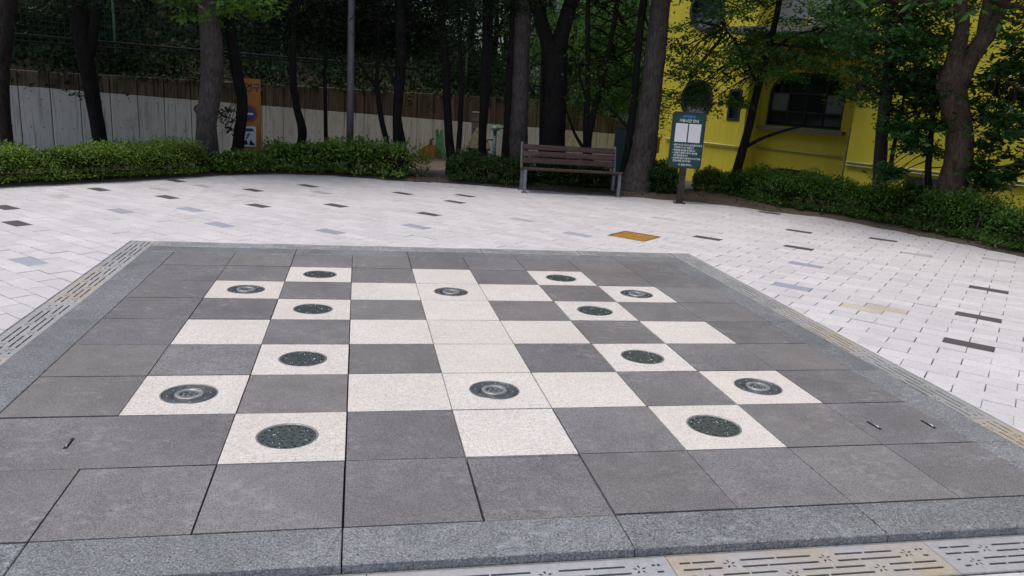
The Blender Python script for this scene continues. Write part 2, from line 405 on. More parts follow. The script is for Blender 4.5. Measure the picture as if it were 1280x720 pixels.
# ---- paving
BX0, BX1, BY0, BY1 = -1.967, 3.425, -.442, 4.946       # outer rectangle of the grates
def pz(y): return -.036+.03*min(1, max(0, (y+.4)/5.2))
TH = R(-45); PL, PW, GAP = .32, .16, .006
ax = np.array((math.cos(TH), math.sin(TH))); ay = np.array((-ax[1], ax[0]))
def cell(i, j): return ax*((i+.5*(j % 2))*PL)+ay*(j*PW)
def cell_of(p):
    j = round(float(np.dot(p, ay))/PW); i = round(float(np.dot(p, ax))/PL-.5*(j % 2)); return i, j
def clip(poly, nx_, ny_, c):   # keep nx*x+ny*y <= c
    o = []
    for i in range(len(poly)):
        a = poly[i]; b = poly[(i+1) % len(poly)]; da = nx_*a[0]+ny_*a[1]-c; db = nx_*b[0]+ny_*b[1]-c
        if da <= 0: o.append(a)
        if da*db < 0: t = da/(da-db); o.append((a[0]+(b[0]-a[0])*t, a[1]+(b[1]-a[1])*t))
    return o
accent = {}
for lst, mt in (([(113, 236), (222, 227), (217, 248), (318, 239), (313, 256.5), (2, 258), (22, 283), (378, 231), (418, 258), (496, 240), (536, 267), (578, 254), (576, 244), (947, 265), (988, 287), (893, 300), (1004.6, 309.6), (1100, 299.6), (1233, 359.6), (1218, 394), (1180, 423)], 'paver_dark'),
                ([(40, 328), (276, 281.5), (147, 262), (241, 263), (398, 288), (512, 282), (719, 294), (1014, 334), (991, 360)], 'paver_blue'),
                ([(67, 246), (254, 234), (193, 236), (406, 243), (846, 275), (655, 274), (1141, 319), (1237, 324.6)], 'paver_faded'), ([(1112, 388), (1090, 384)], 'paver_rusty')):
    for x, y in lst: accent[cell_of(G(x, y, -.01)[:2])] = mt
COVER_C = G(781, 294, -.01)[:2]; ci, cj = cell_of(COVER_C)
cover_cells = {(ci, cj), (ci, cj+1), (ci, cj-1), (ci-1, cj), (ci+1, cj), (ci-1, cj+1), (ci-1, cj-1)}
COVER_C = cell(ci, cj); ca = .235; cb = .235   # half sizes of the cover opening
pav = link('pavement', MB().box(-14, 14, -9, 13, -.4, -.075).build('x', 'bedding').data, None)
bpy.data.objects.remove(bpy.data.objects['x']) if 'x' in bpy.data.objects else None
pav.name = 'pavement'; tag(pav, 'pale block paving of the plaza laid diagonally round the chequered board', 'pavement', kind='structure')
HB = [edge_at(px, .12) for px in np.linspace(-800, 2100, 140)]
EPOLY = [tuple(p) for p in HB]+[(12, -3.0), (-12, -3.0)]
pieces = []
for j in range(-90, 91):
    for i in range(-50, 51):
        c = cell(i, j)
        if c[1] < -2.6 or c[1] > 11.5 or abs(c[0]) > 10.5: continue
        if not inpoly(c, EPOLY): continue
        if BX0+.2 < c[0] < BX1-.2 and BY0+.2 < c[1] < BY1-.2: continue
        g = GAP*random.uniform(.35, 1.2); hl = PL/2-g/2; hw = PW/2-g/2; tw = random.gauss(0, .006)
        a2 = ax*math.cos(tw)+ay*math.sin(tw); b2 = ay*math.cos(tw)-ax*math.sin(tw); c2 = c+np.array((random.gauss(0, .0012), random.gauss(0, .0012)))
        q = [tuple(c2+a2*sx*hl+b2*sy*hw) for sx, sy in ((-1, -1), (1, -1), (1, 1), (-1, 1))]
        polys = []
        rest = q
        for nx_, ny_, cc in ((1, 0, BX0-.004), (-1, 0, -(BX1+.004)), (0, 1, BY0-.004), (0, -1, -(BY1+.004))):
            if len(rest) < 3: break
            o = clip(rest, nx_, ny_, cc); rest = clip(rest, -nx_, -ny_, -cc)
            if len(o) > 2: polys.append(o)
        if np.hypot(*(c-COVER_C)) < .6:   # opening of the access cover
            np_ = []
            for q2 in polys:
                rest = q2
                for v, h in ((ax, ca), (-ax, ca), (ay, cb), (-ay, cb)):
                    if len(rest) < 3: break
                    k0 = float(np.dot(v, COVER_C))+h+.004
                    o = clip(rest, -v[0], -v[1], -k0); rest = clip(rest, v[0], v[1], k0)
                    if len(o) > 2: np_.append(o)
            polys = np_
        if not polys: continue
        z = pz(c[1])+random.gauss(0, .0008)+(random.uniform(-.004, .002) if random.random() < .06 else 0)
        v3 = np.array((c[0], c[1], z))-CAM; dep = float(np.dot(v3, CF))
        if dep > .3:
            sx = 640+FPX*np.dot(v3, CR)/dep; sy = 360-FPX*np.dot(v3, CU)/dep
        else: sx = sy = -1e4
        inv = -40 < sx < 1320 and -10 < sy < 745
        # projected size: area falls with the cube of depth
        pieces.append((polys, c, z, accent.get((i, j), 'paver_white'), dep if inv else 999))
pieces.sort(key=lambda p: (p[4]+(0 if p[3] == 'paver_white' else -3)))
def paver_geo(mb, polys, o, z):
    for poly in polys:
        n = len(poly); cx = sum(p[0] for p in poly)/n; cy = sum(p[1] for p in poly)/n
        def pt(p, ins, zz):
            dx, dy = cx-p[0], cy-p[1]; l = math.hypot(dx, dy)+1e-9; k_ = min(ins/l, .4); return (p[0]+dx*k_-o[0], p[1]+dy*k_-o[1], zz)
        V = [pt(p, 0, z-.045) for p in poly]+[pt(p, 0, z-.0025) for p in poly]+[pt(p, .003, z) for p in poly]
        F = [tuple(range(2*n, 3*n))]
        for k_ in range(n):
            l = (k_+1) % n; F += [(k_, l, n+l, n+k_), (n+k_, n+l, 2*n+l, 2*n+k_)]
        mb.add(V, F)
far = {}
for idx, (polys, c, z, mt, dep) in enumerate(pieces):
    if idx < 300 and dep < 900:
        mb = MB(); paver_geo(mb, polys, c, 0); o = link('paver', mk('paver', mb.V, mb.F), mt, pav); o.location = (c[0], c[1], z)
    else: paver_geo(far.setdefault(mt, MB()), polys, (0, 0), z)
for mt, mb in far.items(): tag(mb.build('paver_field', mt, pav, local=True), kind='stuff')

# ---- chequered board of granite slabs
board = MB().box(-1.72, 3.22, -.2, 4.72, -.4, -.028).build('chequered_board', 'black_void')
tag(board, 'raised chequered fountain board of dark and cream granite slabs', 'fountain board', kind='structure')
T = .5
CREAM = {(-1, 1), (1, 1), (3, 1), (-2, 2), (0, 2), (1, 2), (2, 2), (4, 2), (-1, 3), (1, 3), (3, 3), (-2, 4), (0, 4), (1, 4), (2, 4), (4, 4), (-1, 5), (1, 5), (3, 5), (-2, 6), (0, 6), (1, 6), (2, 6), (4, 6), (-1, 7), (1, 7), (3, 7)}
DRAIN = [(cx, ry) for cx in (-1, 3) for ry in (1, 3, 5, 7)]; NOZZ = [(cx, ry) for cx in (-2, 1, 4) for ry in (2, 6)]
tiles = {}
for cx in range(-3, 6):
    for ry in range(9):
        if (cx, ry) in ((-3, 1), (-3, 0)): continue
        gl = gr = .0026; gb = gt = .0034
        x0, x1, y0, y1 = cx*T, cx*T+T, ry*T, ry*T+T
        z = random.gauss(0, .0007)
        if (cx, ry) == (-2, 1): x0 -= T
        if cx == 0 and ry < 4: gl = .004
        if cx == -1 and ry < 4: gr = .003
        if (cx, ry) == (1, 0): gl, gb, z = .007, .006, -.006
        if (cx, ry) == (0, 0): gr = .003
        if ry == 2 and cx == -3: gb = .010
        if cx <= -2: gr = max(gr, .0028)
        if ry == 1 and cx >= 4: gt = .006
        if ry == 0 and cx >= 3: gb = .004
        jt = lambda: random.uniform(-.0009, .0012)
        x0 += gl+jt(); x1 -= gr+jt(); y0 += gb+jt(); y1 -= gt+jt()
        ccx, ccy = cx*T+T/2, ry*T+T/2
        mat = 'granite_cream' if (cx, ry) in CREAM else 'granite_dark'
        if (cx, ry) in DRAIN+NOZZ:
            V, F = plate(rect(x0-ccx, x1-ccx, y0-ccy, y1-ccy), [circ(0, 0, .1325, n=40)], -.03, 0)
            me = mk('tile', V, F)
        else:
            mb = MB().box(x0-ccx, x1-ccx, y0-ccy, y1-ccy, -.03, 0, .0007); me = mk('tile', mb.V, mb.F)
        o = link('tile', me, mat, board); o.location = (ccx, ccy, z); o.rotation_euler = (random.gauss(0, .0015), random.gauss(0, .0015), 0); tiles[(cx, ry)] = o
mb = MB().box(-.2482, .2472, -.247, .2495, -.03, 0, .0007); o = link('tile', mk('tile', mb.V, mb.F), 'granite_dark', board); o.location = (-1.25, .25, .0004); tiles[(-3, 0)] = o
# small steel lifting loops let into slabs
def loop(tile, px, py, px2, py2):
    a = G(px, py, 0); b = G(px2, py2, 0); mid = (a+b)/2; d = b-a; d /= np.linalg.norm(d); L = .035
    tl = np.array(tile.location); P = [mid-d*L+(0, 0, -.004)-tl, mid-d*L*.8+(0, 0, .006)-tl, mid+d*L*.8+(0, 0, .006)-tl, mid+d*L+(0, 0, -.004)-tl]
    h = MB().tube(P, [.0035]*4, 6); link('lifting_loop', mk('lifting_loop', h.V, h.F, True), 'steel_bolt', tile)
    s_ = MB(); nrm = np.array((-d[1], d[0], 0)); s_.hexa(*[[mid-tl+d*sx*.048+nrm*sy*.008+(0, 0, zz) for sx, sy in ((-1, -1), (1, -1), (1, 1), (-1, 1))] for zz in (.0012, .0022)])
    link('loop_recess', mk('loop_recess', s_.V, s_.F), 'black_void', tile)
loop(tiles[(-2, 1)], 80, 562, 92, 547); loop(tiles[(5, 1)], 1082, 526, 1103, 538); loop(tiles[(5, 1)], 1150, 525, 1171, 537)
# border slabs
def border(x0, x1, y0, y1):
    cx, cy = (x0+x1)/2, (y0+y1)/2; mb = MB().box(x0-cx+.0025, x1-cx-.0025, y0-cy+.0025, y1-cy-.0025, -.07, 0, .003)
    o = link('border_slab', mk('border_slab', mb.V, mb.F), 'granite_border', board); o.location = (cx, cy, random.gauss(0, .0012)-.001)
BW = .225
for a, b in ((-1.5-BW, -1.0), (-1, 0), (0, 1), (1, 2), (2, 3+BW-.02)): border(a, b, -.225, 0)
for a, b in ((-1.5-BW-.02, -.5), (-.5, .5), (.5, 1.5), (1.5, 2.5), (2.5, 3.0+BW-.02)): border(a, b, 4.5, 4.5+BW)
for a, b in ((0, .5), (.5, 1.5), (1.5, 2.5), (2.5, 3.5), (3.5, 4.5)):
    border(-1.5-BW-.02, -1.5, a, b); border(3, 3+BW-.02, a, b)

# ---- steel drain grates round the board
def grate_mat():
    m, t, p = nodes('grate_steel'); v = coords(t)
    oc = N(t, 'ShaderNodeObjectInfo').outputs['Color']
    st = ramp(t, noise(t, v, 2.6, 5, .6), [(.35, 0), (.65, 1)])
    c = mix(t, (.56, .56, .585), oc, math_(t, 'MULTIPLY', st, .75))
    c = mix(t, c, ramp(t, noise(t, v, 40, 4, .7), [(.3, .82), (.65, 1)]), 1.0, 'MULTIPLY')
    t.links.new(c, p.inputs['Base Color']); p.inputs['Metallic'].default_value = .35; p.inputs['Roughness'].default_value = .5
    bump(t, p, noise(t, v, 220, 2), .08, .001)
grate_mat()
GL, GWd = 1.03, .2
def petals(cx, cy):
    o = []
    for k in range(5):
        a = k*2*math.pi/5+.35; u = np.array((math.cos(a), math.sin(a))); n_ = np.array((-u[1], u[0])); c_ = np.array((cx, cy))
        o.append([tuple(c_+u*.006), tuple(c_+u*.016+n_*.005), tuple(c_+u*.027), tuple(c_+u*.016-n_*.005)])
    return o
holes = []
rows = [-.058, -.02, .018, .056]; half = GL/2
fl = [(-.30, 0), (.07, 0), (.40, 0), (-.40, 1), (-.10, 1), (.24, 1)]
for ri, y in enumerate(rows):
    pr = 1 if ri < 2 else 0
    brk = sorted([f[0] for f in fl if f[1] == pr])
    xs = [-half+.035]+[q for f in brk for q in (f-.036-(.012 if ri % 2 else 0), f+.038+(.01 if ri % 2 else 0))]+[half-.035]
    for a, b in zip(xs[::2], xs[1::2]):
        mid = a+(b-a)*(.42+.1*((ri*7+int(a*100)) % 3-1)*.8)
        for c_, d_ in ((a, mid-.003), (mid+.003, b)):
            if d_-c_ > .012: holes.append(rect(c_, d_, y-.0052, y+.0052))
for fx, pr in fl: holes += petals(fx, (-.039 if pr else .037))
PV, PF = plate(rect(-half+.0015, half-.0015, -GWd/2, GWd/2), holes, -.005, 0)
grate_me = mk('grate_plate', PV, PF); grate_me.materials.append(MATS['grate_steel'])
fr_mes = []
for sg in (-1, 1):
    mb = MB().box(-half+.001, half-.001, sg*(GWd/2+.004)-.003, sg*(GWd/2+.004)+.003, -.06, .0005); fm_ = mk('frame_rail', mb.V, mb.F); fm_.materials.append(MATS['steel_ring']); fr_mes.append(fm_)
mb = MB().box(-half, half, -GWd/2-.001, GWd/2+.001, -.09, -.05); ch_me = mk('channel_floor', mb.V, mb.F); ch_me.materials.append(MATS['black_void'])
SIDES = {'edge away from the bench': [], 'edge on the bench side': [], 'edge on the lamp post side': [], 'edge towards the yellow building': []}
ordn = ['first', 'second', 'third', 'fourth', 'fifth', 'sixth']
def grate(x, y, rz, side, k, stain, end):
    o = empty('drain_grate', (x, y, pz(y)+.001), f'{ordn[k]} steel drain grate from the {end}, along the {side}', 'drain grate', 'steel grates round the chequered board', rz)
    if abs(rz) > 1: o.rotation_euler = (0, -math.atan(.03/5.2)*(1 if rz > 0 else -1), rz)
    if side == 'edge on the bench side': o.scale = (.961, 1, 1)
    if k == 5: o.scale = (.236, 1, 1)
    g = link('grate_plate', grate_me, None, o); g.color = (*stain, 1)
    [link('frame_rail', q, None, o) for q in fr_mes]; link('channel_floor', ch_me, None, o)
ST = {'clean': (.52, .52, .54), 'rust': (.62, .5, .33), 'grey': (.4, .4, .38)}
for k, x in enumerate([-1.465, -.435, .595, 1.625, 2.655, 3.2965]): grate(x, -.333, 0, 'edge away from the bench', k, ST['rust'] if k == 3 else ST['clean'], 'lamp post side')
for k, y in enumerate([4.427, 3.397, 2.367, 1.337, .307]): grate(-1.5-BW-.02-.002-.108, y, math.pi/2, 'edge on the lamp post side', k, [ST['grey'], ST['rust'], ST['grey'], ST['rust'], ST['clean']][k], 'bench side')
for k, y in enumerate([4.427, 3.397, 2.367, 1.337, .307]): grate(3.0+BW-.02+.11, y, -math.pi/2, 'edge towards the yellow building', k, [ST['grey'], ST['grey'], ST['rust'], ST['grey'], ST['rust']][k], 'bench side')
for k, x in enumerate([-1.25, -.26, .73, 1.72, 2.71]): grate(x, 4.5+BW+.11, math.pi, 'edge on the bench side', k, ST['grey'], 'lamp post side')

# ---- round fountain fittings in the cream slabs
def fitting_drain():
    o = empty('fountain_drain', (0, 0, 0), 'x', 'fountain drain', 'round dark perforated fountain drains')
    mb = MB().lathe([(.131, -.03), (.131, -.0012), (.1275, .0006), (.1235, -.001), (.1235, -.02)], 48); mb.build('rim', 'steel_ring', o, True, True)
    hs = [circ(.105*math.cos(R(k*22.5)), .105*math.sin(R(k*22.5)), .0062, n=8) for k in range(16)]+[circ(.066*math.cos(R(k*36+9)), .066*math.sin(R(k*36+9)), .005, n=8) for k in range(10)]+[circ(.03*math.cos(R(k*72)), .03*math.sin(R(k*72)), .0045, n=8) for k in range(5)]
    V, F = plate(circ(0, 0, .1232, n=48), hs, -.008, -.003); link('perforated_plate', mk('perforated_plate', V, F), 'lid_green', o)
    b = MB()
    for k in range(16):
        r_ = .115*math.sqrt(random.random()); a = random.random()*6.28; b.lathe([(.0045*random.uniform(.5, 1.1), -.003), (.002, -.0006), (.0002, -.0004)], 6, (r_*math.cos(a), r_*math.sin(a), 0))
    b.build('stud', 'steel_ring', o, True, True)['kind'] = 'stuff'
    MB().lathe([(.124, -.028), (.0001, -.028)], 32).build('well', 'black_void', o, False, True)
    return o
def fitting_nozzle():
    o = empty('fountain_nozzle', (0, 0, 0), 'x', 'fountain nozzle', 'round ring-shaped fountain nozzles')
    MB().lathe([(.131, -.03), (.131, -.0012), (.1285, .0004), (.126, -.001), (.126, -.02)], 48).build('rim', 'steel_ring', o, True, True)
    MB().lathe([(.1255, -.012), (.1255, -.004), (.068, -.002), (.068, -.012)], 48).build('glass_ring', 'cast_dark', o, True, True)
    c = MB().lathe([(.067, -.015), (.067, .001), (.063, .003), (.047, .003), (.044, .0), (.044, -.015)], 40).build('collar', 'steel_ring', o, True, True)
    for k in range(4):
        a = k*math.pi/2+.5; MB().lathe([(.004, .0028), (.004, .0055), (.0001, .006)], 8, (.055*math.cos(a), .055*math.sin(a), 0)).build('bolt', 'steel_bolt', c, True, True)
    cap = MB().lathe([(.0435, -.015), (.0435, -.01), (.03, -.008), (.016, -.008), (.012, -.003), (.0001, -.003)], 32).build('nozzle_cap', 'cast_dark', o, True, True)
    for k in range(6):
        a = k*math.pi/3; MB().lathe([(.0045, -.009), (.0045, -.004), (.0001, -.0035)], 8, (.03*math.cos(a), .03*math.sin(a), 0)).build('bolt', 'steel_ring', cap, True, True)
    for k in range(8):
        a = k*math.pi/4+.2; MB().lathe([(.004, -.0045), (.004, -.001), (.0001, -.0005)], 7, (.098*math.cos(a), .098*math.sin(a), 0)).build('screw', 'steel_ring', o, True, True)
    return o
dr = fitting_drain(); nz = fitting_nozzle()
for k, (cx, ry) in enumerate(DRAIN):
    o = dr if k == 0 else copy_tree(dr); o.location = (cx*T+T/2, ry*T+T/2, .001); o.rotation_euler = (0, 0, random.random()*6)
    o['label'] = f'dark perforated drain lid, {["first", "second", "third", "fourth"][(7-ry)//2]} from the bench in the {"lamp post" if cx < 0 else "sign board"} side row'
for k, (cx, ry) in enumerate(NOZZ):
    o = nz if k == 0 else copy_tree(nz); o.location = (cx*T+T/2, ry*T+T/2, .001); o.rotation_euler = (0, 0, random.random()*6)
    o['label'] = f'fountain nozzle with pale ring, {"bench end" if ry == 6 else "grate end"} of the {"lamp post side" if cx < 0 else "middle" if cx < 3 else "sign board side"} row'

# ---- ochre access cover in the paving
o = empty('access_cover', (COVER_C[0], COVER_C[1], pz(COVER_C[1])), 'square ochre access cover set flush in the pale paving', 'access cover', rz=TH)
MB().box(-ca, ca, -cb, -cb+.02, -.05, .001).box(-ca, ca, cb-.02, cb, -.05, .001).box(-ca, -ca+.02, -cb+.0205, cb-.0205, -.05, .001).box(ca-.02, ca, -cb+.0205, cb-.0205, -.05, .001).build('cover_frame', 'ochre_rim', o, local=True)
mb = MB().box(-ca+.024, ca-.024, -cb+.024, cb-.024, -.05, -.002, .003)
mb.build('cover_plate', 'ochre_cover', o, local=True)
for k in range(7):
    x = -ca+.06+k*(2*ca-.12)/6; MB().box(x-.012, x+.012, -cb+.05, cb-.05, -.002, .0015, .001).build('tread_bar', 'ochre_cover', o, local=True)

# ================================================================== BENCH
bl = G(655, 241, -.006); br = G(772, 246.5, -.006); bm = (bl+br)/2; bang = math.atan2(br[1]-bl[1], br[0]-bl[0]); BLn = float(np.linalg.norm(br-bl))
o = empty('park_bench', (bm[0], bm[1], -.006), 'slatted brown wooden park bench with pale steel end frames before the hedge', 'bench', rz=bang)
h2 = BLn/2
def rslat(mb, x0, x1, yc, zc, wy, wz, tilt=0):
    c, s = math.cos(tilt), math.sin(tilt); b = .006; pr = []
    for (u, v) in ((-wy/2+b, -wz/2), (wy/2-b, -wz/2), (wy/2, -wz/2+b), (wy/2, wz/2-b), (wy/2-b, wz/2), (-wy/2+b, wz/2), (-wy/2, wz/2-b), (-wy/2, -wz/2+b)): pr.append((yc+u*c-v*s, zc+u*s+v*c))
    V = [(x0, y, z) for y, z in pr]+[(x1, y, z) for y, z in pr]; F = [tuple(range(7, -1, -1)), tuple(range(8, 16))]+[(i, (i+1) % 8, 8+(i+1) % 8, 8+i) for i in range(8)]
    mb.add(V, F)
for k, y in enumerate((-.02, .075, .17, .265, .36)):
    mb = MB(); rslat(mb, -h2-.03, h2+.03, y, .385-.012*k, .085, .035, R(-4)); mb.build('seat_slat', 'bench_wood', o, local=True)
for k, (y, z) in enumerate(((.425, .47), (.452, .575), (.478, .68))):
    mb = MB(); rslat(mb, -h2-.01, h2+.01, y, z, .03, .09 if k < 2 else .085, R(-14)); mb.build('back_slat', 'bench_wood', o, local=True)
for sx in (-1, 1):
    fr = MB(); x = sx*h2; fr.bar((x, 0, .0), (x, -.005, .355), .045, .05, (0, 1, 0))
    l = fr.build('front_leg', 'bench_steel', o, local=True); MB().box(x-.045, x+.045, -.05, .05, 0, .012, .002).build('foot_plate', 'bench_steel', l, local=True)
    fr = MB(); fr.bar((x, .40, 0), (x, .37, .33), .045, .05, (0, 1, 0)); l = fr.build('rear_leg', 'bench_steel', o, local=True)
    MB().box(x-.045, x+.045, .36, .46, 0, .012, .002).build('foot_plate', 'bench_steel', l, local=True)
    fr = MB(); fr.bar((x, -.03, .352), (x, .41, .305), .04, .03, (0, 0, 1)); fr.build('seat_bracket', 'bench_steel', o, local=True)
    fr = MB(); fr.bar((x+sx*.012, .40, .30), (x+sx*.012, .515, .75), .032, .04, (0, 1, 0)); fr.build('back_post', 'bench_steel', o, local=True)

# ================================================================== INFORMATION SIGN
def text_mesh(s, size, align='CENTER'):
    c = bpy.data.curves.new('t', 'FONT'); c.body = s; c.size = size; c.align_x = align; c.extrude = .0006; c.offset = size*.022
    ob = bpy.data.objects.new('t', c); COL.objects.link(ob); dg = bpy.context.evaluated_depsgraph_get()
    me = bpy.data.meshes.new_from_object(ob.evaluated_get(dg)); bpy.data.objects.remove(ob); return me
def put_text(s, size, x, z, y, mat, parent, align='CENTER', sx=1):
    me = text_mesh(s, size, align); me.transform(Matrix.Translation((x, y, z)) @ Matrix.Rotation(math.pi/2, 4, 'X') @ Matrix.Diagonal((sx, 1, 1, 1)))
    me.materials.clear(); return link('lettering', me, mat, parent)
sp = G(849, 254, -.006); to = CAM[:2]-sp[:2]; sang = math.atan2(to[1], to[0])+math.pi/2+R(6)
o = empty('information_sign', (sp[0], sp[1], -.006), 'green information board with two white sheets on a grey brown post', 'sign', rz=sang)
hh = lambda py: float(hitplane(853, py, sp, np.array((to[0], to[1], 0)))[2])
zt, zb = hh(139), hh(209); hw = .25
MB().box(-.048, .048, -.03, .05, 0, zb+.25, .004).build('post', 'post_wood', o, local=True)
MB().box(-.09, .09, -.08, .09, 0, .012, .004).build('foot_plate', 'sign_frame', o, local=True)
V, F = plate(rrect(-hw, hw, zb, zt, .05), [rrect(-hw+.018, hw-.018, zb+.018, zt-.018, .036)], .032, .085, lambda x, y, z: (x, -z, y)); fr = link('frame', mk('frame', V, F), 'sign_frame', o)
V, F = plate(rrect(-hw+.0185, hw-.0185, zb+.0185, zt-.0185, .036), [], .034, .076, lambda x, y, z: (x, -z, y)); pn = link('panel', mk('panel', V, F), 'sign_green', o)
Hs = zt-zb; yf = -.077
for sx in (-1, 1):
    MB().box(sx*.1-.09, sx*.1+.09, yf-.002, yf, zt-Hs*.535, zt-Hs*.205).build('white_sheet', 'paper_white', pn, local=True)
put_text('바닥분수', .052, 0, zt-Hs*.105, yf, 'ink_blue', pn); put_text('가동시간 안내', .05, 0, zt-Hs*.175, yf, 'ink_white', pn)
for k, s in enumerate(('• 물은 마시지 마시고 눈에 들어가지 않게', '  주의하여 주시기 바랍니다', '• 애완동물 출입을 금지합니다', '• 시설물 주변에서 뛰거나 장난을', '  치지 않도록 합시다', '• 보호자와 함께 이용하여 주시기 바라며', '  안전수칙을 지켜 주세요')):
    put_text(s, .034, -.2, zt-Hs*(.60+.048*k), yf, 'ink_white', pn, 'LEFT', .82)
put_text('○ 공원 관리소', .034, .01, zt-Hs*.955, yf, 'ink_white', pn)

# ================================================================== ORANGE NOTICE BOARD by the wall
dep = 13.4; cpt = D(311, 143, dep); base = np.array((cpt[0], cpt[1], soil_z(cpt[0], cpt[1])))
fa = math.atan2(CAM[1]-base[1], CAM[0]-base[0])+math.pi/2
o = empty('notice_board', base, 'tall orange notice board with a round red and blue emblem before the white wall', 'notice board', rz=fa)
zt = D(311, 98, dep)[2]-base[2]; zb = D(311, 189, dep)[2]-base[2]; hw = .2
V, F = plate(rrect(-hw, hw, zb, zt, .015), [], -.02, .02, lambda x, y, z: (x, -z, y)); pn = link('panel', mk('panel', V, F), 'orange_board', o)
for x in (-hw+.012, hw-.012): MB().box(x-.012, x+.012, -.026, -.0205, zb+.02, zt-.02).build('edge_strip', 'orange_rim', pn, local=True)
MB().box(-hw+.02, hw-.02, -.024, -.0205, zt-.275, zt-.26).build('rule_line', 'orange_rim', pn, local=True)
for x in (-.03, .1): MB().box(x-.018, x+.018, -.01, .012, 0, zb).build('post', 'sign_frame', o, local=True)
put_text('금연구', .15, 0, zt-.2, -.0215, 'ink_black', pn)
H_ = zt-zb; cz = zt-H_*.48
V, F = plate(circ(0, cz, .145, n=36), [circ(0, cz, .11, n=36)], .021, .026, lambda x, y, z: (x, -z, y)); link('emblem_ring', mk('r', V, F), 'ring_red', pn)
V, F = plate(circ(0, cz, .109, n=36), [], .021, .024, lambda x, y, z: (x, -z, y)); e = link('emblem_disc', mk('r', V, F), 'ring_blue', pn)
MB().box(-.07, .07, -.028, -.0245, cz-.015, cz+.015).build('emblem_bar', 'ink_white', e, local=True)
V, F = plate(rect(-.11, .11, zb+.08, zb+.42), [], .021, .024, lambda x, y, z: (x, -z, y)); e = link('picture_panel', mk('r', V, F), 'paper_white', pn)
for pts, mt in (([(-.09, zb+.1), (-.02, zb+.12), (-.05, zb+.2), (-.08, zb+.17)], 'ink_black'), ([(-.01, zb+.11), (.1, zb+.1), (.02, zb+.2)], 'ink_black'), ([(-.08, zb+.33), (.09, zb+.34), (.05, zb+.39), (-.06, zb+.385)], 'ring_blue'), ([(-.06, zb+.2), (-.02, zb+.22), (.02, zb+.31), (-.03, zb+.3)], 'teal_box')):
    V, F = plate(pts, [], .0245, .026, lambda x, y, z: (x, -z, y)); link('picture_shape', mk('r', V, F), mt, e)

# ================================================================== LAMP POST
_e = edge_at(437, .55); lp = D(437, 216, float(np.dot(np.array((_e[0], _e[1], 0))-CAM, _f0))); lp = np.array((lp[0], lp[1], soil_z(lp[0], lp[1])))
o = empty('lamp_post', lp, 'straight dark grey lamp post rising out of the shrubs', 'lamp post')
MB().tube([lp, lp+(0, 0, 5.2)], [.062, .05], 20).build('pole', 'pole_grey', o, True)
MB().lathe([(.1, 0), (.1, .02), (.075, .03), (.075, .16), (.064, .17)], 20, lp).build('base_sleeve', 'pole_grey', o, True)
MB().tube([lp+(0, 0, 5.2), lp+(.02, -.3, 5.5), lp+(.03, -.8, 5.6)], [.035, .03, .03], 10, 4).build('arm', 'pole_grey', o, True)
MB().box(lp[0]-.12, lp[0]+.18, lp[1]-1.35, lp[1]-.75, lp[2]+5.53, lp[2]+5.64, .03).build('lamp_head', 'grey_trim', o)

# ================================================================== RETAINING WALL
def wall_mat():
    m, t, p = nodes('wall_two_tone'); v = coords(t)
    sx = N(t, 'ShaderNodeSeparateXYZ'); t.links.new(v, sx.inputs[0])
    al = math_(t, 'ADD', math_(t, 'MULTIPLY', math_(t, 'SUBTRACT', sx.outputs[0], float(WA[0])), float(WD[0])), math_(t, 'MULTIPLY', math_(t, 'SUBTRACT', sx.outputs[1], float(WA[1])), float(WD[1])))
    line = math_(t, 'ADD', math_(t, 'MULTIPLY', al, -.0395), 1.085)
    f = math_(t, 'GREATER_THAN', math_(t, 'SUBTRACT', sx.outputs[2], math_(t, 'ADD', line, math_(t, 'MULTIPLY', math_(t, 'SUBTRACT', noise(t, v, 6, 2), .5), .02))), 0)
    str1 = noise(t, mapping(t, v, (5, 5, .5)), 1.5, 5, .65); str2 = noise(t, mapping(t, v, (14, 14, .7)), 1.5, 5, .7)
    br = mix(t, (.1, .074, .054), (.23, .17, .115), ramp(t, str1, [(.35, 0), (.65, 1)]))
    br = mix(t, br, (.04, .032, .028), math_(t, 'MULTIPLY', ramp(t, str2, [(.46, 0), (.6, 1)]), .85))
    wh = mix(t, (.8, .78, .73), (.64, .62, .57), ramp(t, str1, [(.4, 0), (.75, 1)]))
    wh = mix(t, wh, (.16, .14, .12), math_(t, 'MULTIPLY', ramp(t, str2, [(.54, 0), (.68, 1)]), .6))
    wh = mix(t, wh, (.3, .26, .22), math_(t, 'MULTIPLY', ramp(t, noise(t, v, 2.2, 5, .7), [(.56, 0), (.75, 1)]), .5))
    t.links.new(mix(t, wh, br, f), p.inputs['Base Color']); p.inputs['Roughness'].default_value = .85
    bump(t, p, noise(t, v, 25, 4), .3, .006)
wall_mat()
wo = empty('retaining_wall', (WA[0], WA[1], -.3), 'low concrete retaining wall, brown above and white painted below a slanting line', 'wall')
WT = 1.35; angw = math.atan2(WD[1], WD[0])
def wpt(t, s, z): p = WA+WD*t+WN*s; return np.array((p[0], p[1], z))
pm = {}
t = -7.2; k = 0
